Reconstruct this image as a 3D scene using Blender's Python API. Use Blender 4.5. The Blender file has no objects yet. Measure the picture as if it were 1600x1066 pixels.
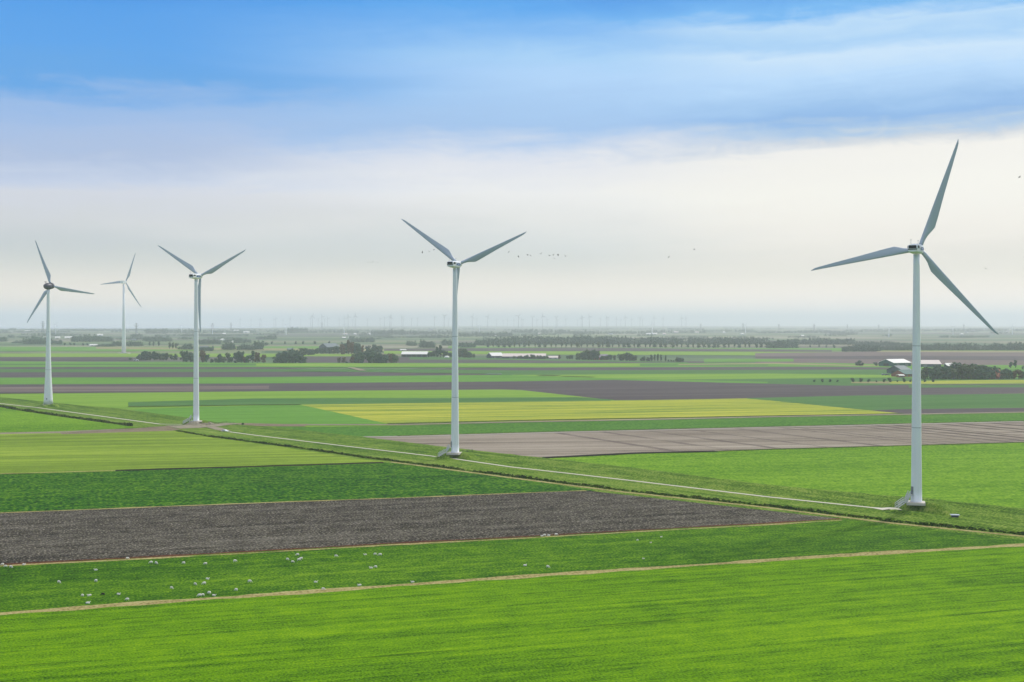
import bpy, bmesh, math, random
import numpy as np
from mathutils import Vector, Matrix, noise as mnoise

# ---------------------------------------------------------------- camera, sky, sun, exposure
C = bpy.context.scene
H, F, HY, RE = 52.0, 2000.0, 501.0, 6.4e6      # eye height, focal length and horizontal line of the photo, earth radius
cd = bpy.data.cameras.new('camera'); cam = bpy.data.objects.new('camera', cd)
C.collection.objects.link(cam); C.camera = cam
cam.location = (0, 0, H); cam.rotation_euler = (math.radians(90), 0, 0)
cd.sensor_width = 36; cd.lens = 36 * F / 1600; cd.shift_y = -(533 - HY) / 1600
cd.clip_start = 1; cd.clip_end = 90000
C.view_settings.view_transform = 'Standard'; C.view_settings.look = 'None'
C.view_settings.exposure = 0.0; C.view_settings.gamma = 1.0
C.view_settings.use_curve_mapping = False

SUN_AZ, SUN_EL = 46.0, 40.0                    # degrees right of the view axis, above the horizon
sd = bpy.data.lights.new('sun', 'SUN'); sun = bpy.data.objects.new('sun', sd)
C.collection.objects.link(sun)
sd.energy = 2.7; sd.angle = math.radians(6); sd.color = (1.0, 0.94, 0.84)
sdir = Vector((math.sin(math.radians(SUN_AZ)) * math.cos(math.radians(SUN_EL)),
               math.cos(math.radians(SUN_AZ)) * math.cos(math.radians(SUN_EL)), math.sin(math.radians(SUN_EL))))
sun.rotation_euler = (-sdir).to_track_quat('-Z', 'Y').to_euler()
sun.location = (300, 300, 400)


def lin(c):
    return tuple((v / 255 / 12.92) if v / 255 <= 0.04045 else ((v / 255 + 0.055) / 1.055) ** 2.4 for v in c)


class NT:
    """small node-tree helper"""
    def __init__(s, nt): s.t = nt; nt.nodes.clear()
    def n(s, typ, **k):
        nd = s.t.nodes.new(typ)
        for a, v in k.items(): setattr(nd, a, v)
        return nd
    def l(s, a, b): s.t.links.new(a, b)
    def set(s, sock, v):
        if isinstance(v, bpy.types.NodeSocket): s.l(v, sock)
        elif v is not None: sock.default_value = v
    def math(s, op, a, b=None, clamp=False):
        m = s.n('ShaderNodeMath', operation=op); m.use_clamp = clamp
        s.set(m.inputs[0], a); s.set(m.inputs[1], b); return m.outputs[0]
    def mix(s, f, a, b, blend='MIX'):
        m = s.n('ShaderNodeMix', data_type='RGBA', blend_type=blend)
        s.set(m.inputs[0], f)
        for sk, v in ((m.inputs[6], a), (m.inputs[7], b)):
            if isinstance(v, bpy.types.NodeSocket): s.l(v, sk)
            else: sk.default_value = (*v[:3], 1)
        return m.outputs[2]
    def rng(s, v, a, b, c=0, d=1, smooth=True):
        m = s.n('ShaderNodeMapRange'); m.interpolation_type = 'SMOOTHSTEP' if smooth else 'LINEAR'
        s.set(m.inputs[0], v)
        for i, x in enumerate((a, b, c, d)): m.inputs[i + 1].default_value = x
        return m.outputs[0]
    def noise(s, vec, scale=1, detail=4, rough=0.55, dist=0):
        m = s.n('ShaderNodeTexNoise'); s.l(vec, m.inputs['Vector'])
        m.inputs['Scale'].default_value = scale; m.inputs['Detail'].default_value = detail
        m.inputs['Roughness'].default_value = rough; m.inputs['Distortion'].default_value = dist
        return m.outputs['Fac']
    def map(s, vec, scale=(1, 1, 1), rot=0, loc=(0, 0, 0)):
        r = s.n('ShaderNodeMapping'); s.l(vec, r.inputs[0]); r.inputs['Rotation'].default_value = (0, 0, rot)
        q = s.n('ShaderNodeMapping'); s.l(r.outputs[0], q.inputs[0])
        q.inputs['Scale'].default_value = scale; q.inputs['Location'].default_value = loc
        return q.outputs[0]
    def ramp(s, f, stops, interp='LINEAR'):
        m = s.n('ShaderNodeValToRGB'); s.l(f, m.inputs[0]); cr = m.color_ramp; cr.interpolation = interp
        while len(cr.elements) > 1: cr.elements.remove(cr.elements[0])
        cr.elements[0].position = stops[0][0]; cr.elements[0].color = (*stops[0][1], 1)
        for p, c in stops[1:]:
            e = cr.elements.new(p); e.color = (*c, 1)
        return m.outputs[0]


# sky: Nishita behind long sheets of altostratus, blue above and milky low down
W = bpy.data.worlds.new('World'); C.world = W; W.use_nodes = True
w = NT(W.node_tree)
geo = w.n('ShaderNodeTexCoord'); vec = geo.outputs['Generated']
sep = w.n('ShaderNodeSeparateXYZ'); w.l(vec, sep.inputs[0])
X, Y, Z = sep.outputs
hor = w.math('SQRT', w.math('ADD', w.math('MULTIPLY', X, X), w.math('MULTIPLY', Y, Y)))
el = w.math('DIVIDE', Z, w.math('MAXIMUM', hor, 0.02))
az = w.math('ARCTAN2', X, Y)
cmb = w.n('ShaderNodeCombineXYZ'); w.l(az, cmb.inputs[0]); w.l(el, cmb.inputs[1])
ce = cmb.outputs[0]
n1 = w.noise(w.map(ce, (2.6, 17, 1), rot=0.02, loc=(3.1, 0.4, 0)), 1, 3, 0.5, 0.5)      # broad sheets
n2 = w.noise(w.map(ce, (7, 60, 1), rot=-0.05, loc=(1.7, 5, 0)), 1, 5, 0.55, 0.4)       # fine streaks
n3 = w.noise(w.map(ce, (24, 70, 1), rot=0.1, loc=(9, 2, 0)), 1, 7, 0.65, 1.2)          # wisps
amp = w.rng(el, 0.02, 0.12, 0.45, 1.0)
off = w.math('MULTIPLY', w.math('SUBTRACT', n1, 0.5), 0.036)
off = w.math('ADD', off, w.math('MULTIPLY', w.math('SUBTRACT', n2, 0.5), 0.028))
off = w.math('ADD', off, w.math('MULTIPLY', w.math('SUBTRACT', n3, 0.5), 0.014))
t = w.math('ADD', el, w.math('MULTIPLY', off, amp))


def yel(y): return (HY - y) / F


def skyramp(stops, k=1.0):
    return w.ramp(w.math('MULTIPLY', t, 1 / 0.6, clamp=True), [(max(0, yel(y)) * k / 0.6 if isinstance(y, (int, float)) else y[0], lin(c)) for y, c in stops])


TOP = [((0.6,), (70, 140, 215)), ((1.0,), (90, 140, 200))]
left = skyramp([(501, (236, 226, 208)), (470, (226, 222, 210)), (420, (211, 215, 212)), (370, (206, 212, 216)), (335, (214, 217, 222)), (300, (216, 220, 232)), (275, (200, 212, 236)),
                (243, (176, 195, 229)), (200, (166, 193, 234)), (160, (150, 187, 236)), (128, (92, 166, 235)), (70, (84, 164, 239)), (0, (74, 158, 238)), (-50, (60, 146, 232))] + TOP, 0.935)
mid = skyramp([(501, (238, 228, 210)), (470, (228, 224, 212)), (420, (215, 219, 216)), (385, (222, 226, 226)), (350, (236, 236, 234)), (300, (243, 243, 243)), (250, (230, 233, 242)), (225, (196, 214, 241)),
               (203, (161, 198, 241)), (170, (166, 204, 246)), (123, (177, 215, 254)), (95, (168, 212, 252)), (50, (128, 188, 247)), (0, (84, 168, 243)), (-50, (60, 146, 232))] + TOP)
right = skyramp([(501, (238, 228, 210)), (470, (232, 226, 212)), (430, (226, 226, 216)), (400, (238, 234, 226)), (360, (249, 244, 236)), (300, (253, 250, 242)), (240, (249, 246, 240)),
                 (220, (212, 218, 226)), (203, (174, 202, 232)), (184, (134, 181, 234)), (160, (156, 198, 242)), (123, (184, 220, 255)), (80, (206, 232, 255)), (55, (168, 211, 250)), (30, (188, 222, 252)), (5, (112, 184, 246)), (-50, (60, 146, 232))] + TOP, 0.965)
low = w.rng(el, 0.0, 0.055, 1.0, 0.0)
azn = w.math('ADD', az, w.math('MULTIPLY', w.math('SUBTRACT', n1, 0.5), 0.35))
sky_c = w.mix(w.rng(azn, -0.33, 0.02), left, mid)
sky_c = w.mix(w.rng(azn, 0.02, 0.26), sky_c, right)
sky_c = w.mix(low, sky_c, (1.22, 1.08, 0.95))
# broken high sheet overhead, out of frame, brightened to lift fields and haze
high = w.noise(w.map(vec, (3, 6, 3), rot=0.3), 1, 5, 0.6, 0.6)
sky_c = w.mix(w.math('MULTIPLY', w.rng(el, 0.34, 0.7), w.rng(high, 0.35, 0.6, 0.6, 1.0)), sky_c, (1.12, 1.10, 1.06))
nish = w.n('ShaderNodeTexSky', sky_type='NISHITA', sun_disc=False)
nish.sun_elevation = math.radians(SUN_EL); nish.sun_rotation = math.radians(SUN_AZ); nish.air_density = 1.0; nish.dust_density = 1.0
b1 = w.n('ShaderNodeBackground'); w.l(nish.outputs[0], b1.inputs[0]); b1.inputs[1].default_value = 0.08
b2 = w.n('ShaderNodeBackground'); w.l(sky_c, b2.inputs[0]); b2.inputs[1].default_value = 1.0
ms = w.n('ShaderNodeMixShader'); ms.inputs[0].default_value = 0.93
w.l(b1.outputs[0], ms.inputs[1]); w.l(b2.outputs[0], ms.inputs[2])
wo = w.n('ShaderNodeOutputWorld'); w.l(ms.outputs[0], wo.inputs[0])


# ---------------------------------------------------------------- helpers
def E(x, y): return -(x * x + y * y) / (2 * RE)


def ground(px, py, z=0.0):
    """the point of the (curved) land that the photo shows at a pixel, z metres above the fields"""
    a = (px - 800) / F; b = -(py - HY) / F
    c = (1 + a * a) / (2 * RE); disc = b * b - 4 * c * (H - z)
    Yw = (-b - math.sqrt(disc)) / (2 * c) if disc > 0 else -b / (2 * c)
    return Vector((a * Yw, Yw, E(a * Yw, Yw) + z))


def tag(o, label=None, cat=None, group=None, kind=None):
    if label: o['label'] = label
    if cat: o['category'] = cat
    if group: o['group'] = group
    if kind: o['kind'] = kind
    return o


def link(name, me, mat=None, parent=None, smooth=False, loc=None):
    o = bpy.data.objects.new(name, me); C.collection.objects.link(o)
    if mat is not None:
        for m in (mat if isinstance(mat, (list, tuple)) else [mat]): me.materials.append(m)
    if parent: o.parent = parent
    if loc is not None: o.location = loc
    if smooth: me.polygons.foreach_set('use_smooth', [True] * len(me.polygons))
    return o


def bmobj(name, bm, mat, parent=None, smooth=False, loc=None):
    me = bpy.data.meshes.new(name); bm.to_mesh(me); bm.free()
    return link(name, me, mat, parent, smooth, loc)


def pymesh(name, v, f, mat, parent=None, smooth=False, loc=None):
    me = bpy.data.meshes.new(name); me.from_pydata([tuple(p) for p in v], [], f); me.update()
    return link(name, me, mat, parent, smooth, loc)


def empty(name, loc=(0, 0, 0), rz=0):
    o = bpy.data.objects.new(name, None); C.collection.objects.link(o)
    o.location = loc; o.rotation_euler = (0, 0, rz); o.empty_display_size = 1
    return o


def box(bm, x0, x1, y0, y1, z0, z1, M=None, bevel=0):
    vs = [bm.verts.new((x, y, z)) for x in (x0, x1) for y in (y0, y1) for z in (z0, z1)]
    fs = [(0, 1, 3, 2), (4, 6, 7, 5), (0, 4, 5, 1), (2, 3, 7, 6), (0, 2, 6, 4), (1, 5, 7, 3)]
    faces = [bm.faces.new([vs[i] for i in f]) for f in fs]
    if bevel:
        es = list({e for f in faces for e in f.edges})
        r = bmesh.ops.bevel(bm, geom=es, offset=bevel, segments=2, affect='EDGES', profile=0.5)
        vs = list({v for f in r['faces'] for v in f.verts} | {v for v in vs if v.is_valid})
    if M is not None:
        for v in vs: v.co = M @ v.co
    return vs


def tube(bm, a, b, r0, r1=None, n=8, cap=True):
    a, b = Vector(a), Vector(b); r1 = r0 if r1 is None else r1
    q = (b - a).to_track_quat('Z', 'Y').to_matrix()
    ra = [bm.verts.new(a + q @ Vector((math.cos(2 * math.pi * i / n) * r0, math.sin(2 * math.pi * i / n) * r0, 0))) for i in range(n)]
    rb = [bm.verts.new(b + q @ Vector((math.cos(2 * math.pi * i / n) * r1, math.sin(2 * math.pi * i / n) * r1, 0))) for i in range(n)]
    for i in range(n): bm.faces.new((ra[i], ra[(i + 1) % n], rb[(i + 1) % n], rb[i]))
    if cap: bm.faces.new(ra[::-1]); bm.faces.new(rb)


def lathe(bm, prof, n=32, M=None):
    rings = []
    for r, z in prof:
        rings.append([bm.verts.new((r * math.cos(2 * math.pi * i / n), r * math.sin(2 * math.pi * i / n), z)) for i in range(n)])
    for a, b in zip(rings, rings[1:]):
        for i in range(n): bm.faces.new((a[i], a[(i + 1) % n], b[(i + 1) % n], b[i]))
    bm.faces.new(rings[0][::-1]); bm.faces.new(rings[-1])
    if M is not None:
        for r in rings:
            for v in r: v.co = M @ v.co


# ---------------------------------------------------------------- materials
def newmat(name):
    m = bpy.data.materials.new(name); m.use_nodes = True
    return m, NT(m.node_tree)


def finish(nt, col, rough=0.9, bump=None, bdist=0.1, bstr=1.0, spec=0.2, metal=0):
    p = nt.n('ShaderNodeBsdfPrincipled')
    if isinstance(col, bpy.types.NodeSocket): nt.l(col, p.inputs['Base Color'])
    else: p.inputs['Base Color'].default_value = (*col, 1)
    nt.set(p.inputs['Roughness'], rough)
    p.inputs['Specular IOR Level'].default_value = spec; p.inputs['Metallic'].default_value = metal
    if bump is not None:
        b = nt.n('ShaderNodeBump'); nt.l(bump, b.inputs['Height']); b.inputs['Distance'].default_value = bdist
        b.inputs['Strength'].default_value = bstr; nt.l(b.outputs[0], p.inputs['Normal'])
    o = nt.n('ShaderNodeOutputMaterial'); nt.l(p.outputs[0], o.inputs['Surface'])
    return p


def plain(name, rgb, rough=0.7, spec=0.3, var=0.12, scale=0.8, metal=0):
    m, nt = newmat(name)
    g = nt.n('ShaderNodeTexCoord').outputs['Object']
    f = nt.noise(g, scale, 5, 0.6)
    c = lin(rgb) if max(rgb) > 1 else rgb
    finish(nt, nt.mix(f, tuple(v * (1 - var) for v in c), tuple(min(1, v * (1 + var)) for v in c)), rough, spec=spec, metal=metal)
    return m


K = 0.60     # photo value of a sunlit field -> base colour


def fc(c): return tuple(v * K for v in lin(c))


def field_mat(name, dark, mid, light, row=18.4, fine=2.2, streak=(0.012, 0.5), sk=0.45, contrast=1.0, bump=0.25, lines=None, coarse=(0.006, 0.03), speck=None):
    """crop: mottled by clumps (fine), long streaks along the drilling, broad patches; row in degrees from +X"""
    m, nt = newmat(name); P = nt.n('ShaderNodeNewGeometry').outputs['Position']; r = -math.radians(row)
    A = nt.noise(nt.map(P, (1.15, 0.85, 0), r), fine * 0.62, 3, 0.6)
    B = nt.noise(nt.map(P, (streak[0], streak[1], 0), r), 1, 5, 0.62)
    Cc = nt.noise(nt.map(P, (coarse[0], coarse[1], 0), r), 1, 4, 0.55)
    G = nt.noise(nt.map(P, (0.16, 0.22, 0), r, (5, 3, 0)), 1, 5, 0.7)
    v = nt.math('ADD', nt.math('MULTIPLY', nt.math('SUBTRACT', A, 0.5), 2.6 * contrast), nt.math('MULTIPLY', nt.math('SUBTRACT', B, 0.5), 1.7 * sk))
    v = nt.math('ADD', v, nt.math('MULTIPLY', nt.math('SUBTRACT', Cc, 0.5), 0.9))
    v = nt.math('ADD', v, nt.math('MULTIPLY', nt.math('SUBTRACT', G, 0.5), 1.5 * contrast))
    v = nt.math('ADD', v, 0.5, clamp=True)
    col = nt.ramp(v, [(0.0, fc(dark)), (0.5, fc(mid)), (1.0, fc(light))])
    if lines:     # thin dark drill/wheel marks
        Ln = nt.noise(nt.map(P, (0.018, lines[0], 0), r, (7, 1, 0)), 1, 4, 0.7)
        q = nt.rng(Ln, lines[1], lines[1] + 0.07)
        q = nt.math('MULTIPLY', q, nt.math('MULTIPLY', nt.rng(nt.noise(nt.map(P, (0.12, 1.2, 0), r), 1, 3), 0.35, 0.55), lines[2]))
        col = nt.mix(q, col, fc(dark))
    if speck:
        S = nt.noise(nt.map(P, (1.0, 0.7, 0), r, (2, 2, 0)), 1.7, 2, 0.6)
        q = nt.math('MULTIPLY', nt.rng(S, 0.52, 0.66), nt.rng(G, 0.3, 0.6, 0.35, 1))
        col = nt.mix(q, col, fc(speck))
    h = nt.math('ADD', A, nt.math('MULTIPLY', B, 0.6))
    finish(nt, col, 0.95, h, bump, 0.8, 0.04)
    return m


M = {}
M['near'] = field_mat('crop_bright_green', (40, 88, 0), (112, 166, 0), (156, 202, 0), lines=(0.42, 0.60, 0.7), sk=0.75, contrast=0.7, fine=3.6)
M['meadow'] = field_mat('meadow_green', (30, 76, 0), (76, 130, 6), (134, 178, 30), sk=0.6, fine=2.8, lines=(0.3, 0.63, 0.4))
M['plough'] = field_mat('ploughed_dark_soil', (40, 35, 29), (78, 71, 62), (122, 117, 106), streak=(0.008, 0.22), sk=1.3, contrast=1.3, speck=(180, 172, 156), fine=2.6)
M['beet'] = field_mat('leafy_dark_green', (16, 70, 0), (48, 116, 4), (116, 162, 34), sk=0.5, contrast=1.5, fine=1.3)
M['pale'] = field_mat('pale_yellow_green', (112, 142, 44), (148, 180, 58), (182, 206, 76), row=10, sk=1.5, contrast=0.5, streak=(0.006, 0.2))
M['right'] = field_mat('field_fresh_green', (76, 130, 10), (122, 174, 26), (160, 202, 56), row=13, contrast=1.0, sk=0.7, fine=1.4)
M['tan'] = field_mat('tilled_tan_soil', (126, 114, 102), (176, 163, 147), (206, 194, 178), row=6, sk=1.3, contrast=0.35, streak=(0.004, 0.16))
M['yellow'] = field_mat('mustard_yellow', (124, 158, 66), (186, 198, 68), (224, 222, 84), row=13, sk=1.9, contrast=0.5, streak=(0.006, 0.14))
M['green'] = field_mat('field_mid_green', (92, 146, 50), (116, 174, 64), (144, 194, 84), row=13, contrast=0.5, sk=0.6, streak=(0.004, 0.12))
M['lime'] = field_mat('field_lime_green', (112, 158, 48), (146, 190, 64), (174, 206, 84), row=13, contrast=0.4, sk=0.7, streak=(0.004, 0.12))
M['green2'] = field_mat('field_deep_green', (74, 122, 60), (92, 140, 72), (114, 160, 86), row=13, contrast=0.5, sk=0.6, streak=(0.004, 0.12))
M['band'] = field_mat('field_rich_green', (60, 116, 28), (88, 144, 42), (118, 168, 62), row=9, contrast=1.1, fine=0.9, sk=0.5)
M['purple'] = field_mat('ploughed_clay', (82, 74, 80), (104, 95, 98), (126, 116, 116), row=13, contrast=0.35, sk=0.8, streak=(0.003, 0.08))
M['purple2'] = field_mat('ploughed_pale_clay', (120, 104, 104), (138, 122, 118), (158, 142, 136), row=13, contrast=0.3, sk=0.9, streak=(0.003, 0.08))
M['stubble'] = field_mat('stubble', (150, 150, 100), (180, 172, 124), (200, 192, 150), row=13, contrast=0.4, sk=0.8, streak=(0.003, 0.08))
M['dike'] = field_mat('dike_grass', (58, 96, 14), (112, 152, 40), (164, 184, 84), row=132, contrast=1.0, sk=0.9, streak=(0.02, 0.35))
M['reed'] = field_mat('ditch_growth', (34, 64, 8), (74, 108, 26), (134, 146, 64), row=132, contrast=1.4, sk=0.4)
M['track'] = field_mat('sandy_track', (138, 128, 78), (194, 180, 118), (214, 202, 144), row=20, contrast=1.0, sk=0.8)
M['track_grey'] = field_mat('gravel_track', (140, 130, 108), (176, 166, 142), (200, 192, 172), row=0, contrast=0.8, sk=0.6)
M['rededge'] = field_mat('red_brown_edge', (70, 40, 26), (110, 66, 46), (140, 100, 66), contrast=0.9)
M['concrete_path'] = plain('concrete_path', (200, 196, 178), 0.8, 0.3, 0.12, 0.5)


M['darkd'] = field_mat('ditch_dark', (16, 16, 10), (34, 34, 20), (70, 70, 40), contrast=0.8)  # near-black tone for the flat ditch strips
M['rampsoil'] = field_mat('ramp_soil', (120, 104, 84), (158, 142, 118), (186, 172, 146), contrast=0.8)
M['tanlight'] = field_mat('pale_headland', (168, 156, 146), (200, 190, 180), (216, 208, 198), contrast=0.5)


def far_ground_mat():
    m, nt = newmat('patchwork_land'); P = nt.n('ShaderNodeNewGeometry').outputs['Position']
    warp = nt.noise(nt.map(P, (0.0004, 0.0004, 0), 0.3), 1, 3)
    v = nt.map(P, (1, 1, 0), math.radians(-11))
    br = nt.n('ShaderNodeTexBrick'); nt.l(v, br.inputs[0]); br.offset = 0.37; br.squash = 1.6; br.squash_frequency = 3
    for k, x in (('Scale', 1.0), ('Brick Width', 640.0), ('Row Height', 190.0), ('Mortar Size', 3.0), ('Mortar Smooth', 0.3), ('Bias', 0.0)): br.inputs[k].default_value = x
    br.inputs['Color1'].default_value = (0, 0, 0, 1); br.inputs['Color2'].default_value = (1, 1, 1, 1); br.inputs['Mortar'].default_value = (0.31, 0.31, 0.31, 1)
    cols = [(92, 122, 84), (140, 160, 104), (112, 106, 106), (116, 142, 96), (166, 160, 132), (98, 126, 90), (128, 120, 118), (156, 166, 118), (104, 134, 92), (190, 182, 162)]
    col = nt.ramp(br.outputs[0], [(i / len(cols), fc(c)) for i, c in enumerate(cols)], 'CONSTANT')
    S = nt.noise(nt.map(P, (0.002, 0.03, 0), math.radians(-11)), 1, 5, 0.6)
    col = nt.mix(nt.math('MULTIPLY', S, 0.35), col, fc((70, 100, 60)))
    finish(nt, col, 0.95, spec=0.1)
    return m


M['far'] = far_ground_mat()

# ---------------------------------------------------------------- ground sheet out to beyond the horizon
gx = [2500 * math.sinh(i / 40 * 3.6) * 0.98 for i in range(-40, 41)]
gy = [g + 1500 for g in gx]
v = [(x, y, E(x, y) - 0.25 - min(3, 0.00006 * math.hypot(x, y))) for y in gy for x in gx]; n = len(gx)
f = [(j * n + i, j * n + i + 1, (j + 1) * n + i + 1, (j + 1) * n + i) for j in range(n - 1) for i in range(n - 1)]
tag(pymesh('ground', v, f, M['far'], smooth=True), kind='structure', label='flat polder land reaching the horizon')

layer = [0]


def field(name, poly, mat, label=None, world=False, jitter=0.0, z=None):
    pts = [Vector((p[0], p[1])) if world else ground(*p[:2]).xy for p in poly]
    out = []
    for a, b in zip(pts, pts[1:] + pts[:1]):
        d = (b - a).length; dist = (a.length + b.length) / 2
        step = 3.0 if dist < 520 else (8 if dist < 1100 else 60)
        k = max(1, min(160, int(d / step)))
        for i in range(k):
            p = a.lerp(b, i / k)
            if dist < 1100:
                q = mnoise.noise(Vector((p.x * 0.11, p.y * 0.11, 3.3))) * 0.9 + mnoise.noise(Vector((p.x * 0.6, p.y * 0.6, 1.3))) * 0.6
                nrm = Vector((-(b - a).y, (b - a).x)).normalized(); p = p + nrm * q * (0.7 + jitter)
            out.append(p)
    bm = bmesh.new(); bm.faces.new([bm.verts.new((p.x, p.y, 0)) for p in out])
    bmesh.ops.triangulate(bm, faces=bm.faces[:])
    xs = [p.x for p in out]; ys = [p.y for p in out]
    for ax, lo, hi in ((0, min(xs), max(xs)), (1, min(ys), max(ys))):
        k = int((hi - lo) / 260)
        for i in range(1, min(k, 40) + 1):
            c = lo + (hi - lo) * i / (min(k, 40) + 1)
            co = (c, 0, 0) if ax == 0 else (0, c, 0); no = (1, 0, 0) if ax == 0 else (0, 1, 0)
            bmesh.ops.bisect_plane(bm, geom=bm.verts[:] + bm.edges[:] + bm.faces[:], plane_co=co, plane_no=no)
    layer[0] += 1
    for vv in bm.verts: vv.co.z = E(vv.co.x, vv.co.y) + 0.0015 * layer[0] + 3e-6 * vv.co.length * layer[0]
    bmesh.ops.recalc_face_normals(bm, faces=bm.faces)
    o = bmobj(name, bm, mat)
    if o.data.polygons and o.data.polygons[0].normal.z < 0: o.data.flip_normals()
    return tag(o, kind='structure', label=label)


def band(name, top, bot, mat, label=None): return field(name, list(top) + list(bot)[::-1], mat, label)


XL, XR = -260, 1860
# --- far strips, farthest first
field('lake', [(-700, 513.2), (-700, 509.6), (-100, 509.6), (560, 509.9), (470, 511.5), (380, 513), (200, 513.6), (0, 513.6)],
      plain('water', (188, 198, 206), 0.25, 0.5), 'pale lake beyond the land at the left horizon')
band('field', [(XL, 541), (200, 542), (540, 541)], [(XL, 548), (200, 549), (540, 546)], M['green'])
band('field', [(700, 541), (1000, 543), (XR, 546)], [(700, 545), (1000, 547), (XR, 550)], M['green'])
band('field', [(XL, 549.5), (48, 551.5)], [(XL, 552), (48, 552.2)], M['purple2'])
band('field', [(150, 542), (500, 545), (600, 546)], [(150, 545.5), (500, 548.5), (600, 549)], M['stubble'])
band('field', [(600, 545), (900, 543), (1100, 545), (1300, 547)], [(600, 549), (900, 548.5), (1100, 549), (1300, 550)], M['purple'])
band('field', [(600, 548.5), (1300, 550)], [(600, 553), (1300, 556)], M['lime'])
band('field', [(1180, 552), (1400, 549), (XR, 551)], [(1180, 572), (1400, 572), (XR, 576)], M['purple2'])
band('field', [(1180, 557.2), (1400, 556), (XR, 558)], [(1180, 560), (1400, 562), (XR, 565)], M['purple'])
band('field', [(1100, 561), (1240, 561)], [(1100, 566), (1240, 565)], M['green'])
band('field', [(1370, 548.2), (XR, 549)], [(1370, 550.2), (XR, 551.6)], M['stubble'])
band('field', [(XL, 552.5), (200, 552.5), (560, 553)], [(XL, 558), (200, 558), (560, 558)], M['lime'])
band('field', [(XL, 558), (100, 558), (200, 559), (230, 562)], [(XL, 563.5), (100, 563.5), (200, 564), (230, 564)], M['purple'])
band('field', [(470, 557), (540, 557), (900, 563), (1100, 565)], [(470, 568.5), (900, 568), (1100, 568)], M['purple'])
band('field', [(640, 558), (780, 560), (1075, 566)], [(640, 562), (780, 562.5), (1075, 567.4)], M['green2'])
band('field', [(XL, 563.5), (400, 567), (900, 567.8), (1300, 567.5), (1400, 570), (XR, 572)], [(XL, 573.8), (400, 574), (900, 574.5), (1300, 574), (1400, 578), (XR, 578)], M['green'])
band('field', [(XL, 568), (300, 569), (1200, 570)], [(XL, 570.5), (300, 571), (1200, 571.5)], M['green2'])
band('field', [(400, 568.2), (700, 568.2), (1000, 568.2)], [(400, 572.2), (700, 573), (1000, 573)], M['lime'])
band('field', [(1060, 569.4), (1210, 567), (1330, 570.5), (1400, 571)], [(1060, 570.6), (1210, 569), (1330, 572), (1400, 572.3)], M['stubble'])
band('field', [(XL, 574), (300, 573.6), (420, 573.8)], [(XL, 577.3), (300, 577.3), (490, 576.8)], M['purple'])
band('field', [(640, 576.5), (800, 574.6), (1290, 573.2), (1400, 574.5)], [(640, 578.3), (800, 579.2), (1290, 578), (1400, 577.5)], M['purple'])
band('field', [(XL, 577.2), (500, 577), (640, 577), (800, 579), (1400, 577.6), (XR, 578)], [(XL, 582.5), (500, 581), (700, 583), (800, 600), (1200, 604), (XR, 606)], M['green2'])
band('field', [(800, 586), (1200, 584), (1400, 586), (XR, 586)], [(800, 595), (1200, 592), (1400, 590), (XR, 590)], M['lime'])
band('field', [(XL, 582.6), (400, 581.2), (600, 582), (782, 584.5)], [(XL, 591), (400, 589.5), (600, 588.6), (784, 586)], M['purple'])
band('field', [(XL, 591), (400, 589.6), (784, 586), (900, 590), (1200, 597)], [(XL, 602), (400, 600), (784, 597), (900, 597), (1200, 599)], M['green'])
band('field', [(1330, 597), (1460, 595), (XR, 592)], [(1330, 599), (1460, 600.5), (XR, 598)], M['stubble'])
band('field', [(1390, 596.5), (1460, 595), (XR, 593)], [(1390, 599.5), (1460, 600), (XR, 598)], M['yellow'])
band('field', [(XL, 602), (400, 599.5), (784, 596.5), (960, 594), (1200, 600), (1320, 603), (1500, 601), (XR, 600)],
     [(XL, 617), (400, 612.5), (784, 609), (960, 626), (1200, 625), (1340, 619.5), (1500, 617), (XR, 615)], M['purple'])
band('field', [(XL, 606), (300, 604), (420, 603)], [(XL, 610), (300, 608.5), (420, 608)], M['purple2'])
band('field', [(XL, 610), (400, 609), (300, 609)], [(XL, 613), (380, 611), (300, 611)], M['purple2'])
band('field', [(1420, 602.5), (XR, 600)], [(1420, 606), (XR, 605)], M['green2'])
# middle distance: one green spread, then the crops on it
band('field', [(XL, 616.5), (0, 616), (400, 612), (784, 609), (815, 610), (960, 626), (1160, 624), (1340, 619), (XR, 612)],
     [(XL, 700), (0, 700), (400, 690), (900, 690), (XR, 690)], M['lime'])
band('field', [(200, 629), (400, 623), (700, 622), (900, 621), (960, 625)], [(200, 636), (400, 632.6), (470, 632.6), (940, 630)], M['green2'])
field('field', [(190, 641), (300, 637), (400, 634), (466, 632.8), (608, 662.5), (400, 665), (325, 662), (287, 655), (250, 649)], M['green'])
band('field', [(1165, 622.5), (1340, 618.5), (XR, 613)], [(1165, 646), (1340, 644), (XR, 641)], M['green2'])
field('field', [(1345, 642.3), (1400, 640), (XR, 634.5), (XR, 643), (1600, 644.6), (1407, 648)], M['purple'])
field('yellow_field', [(470, 632.8), (800, 628.6), (960, 626.5), (1165, 623), (1210, 627), (1300, 636), (1412, 646.8), (1100, 653.5), (800, 658.8), (607, 663)],
      M['yellow'], 'yellow flowering mustard field')
# rows beyond the far farm track
band('field', [(430, 668), (620, 666), (800, 661), (1200, 653), (XR, 641)], [(430, 700), (560, 688), (800, 680), (1200, 671), (XR, 656)], M['band'])
band('tan_field', [(575, 683.6), (700, 680.5), (800, 677.5), (1200, 668), (1600, 659), (XR, 653)],
     [(575, 720), (850, 716.5), (1000, 709), (1200, 703), (1600, 692), (XR, 686)], M['tan'], 'tilled tan field with long wheel tracks')
band('field', [(780, 716), (870, 715), (1000, 708.6), (1200, 702.6), (1600, 691.8), (XR, 685.5)],
     [(780, 735), (1000, 745), (1200, 775), (1420, 800), (XR, 835)], M['right'], 'fresh green field right of the dike')

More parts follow.
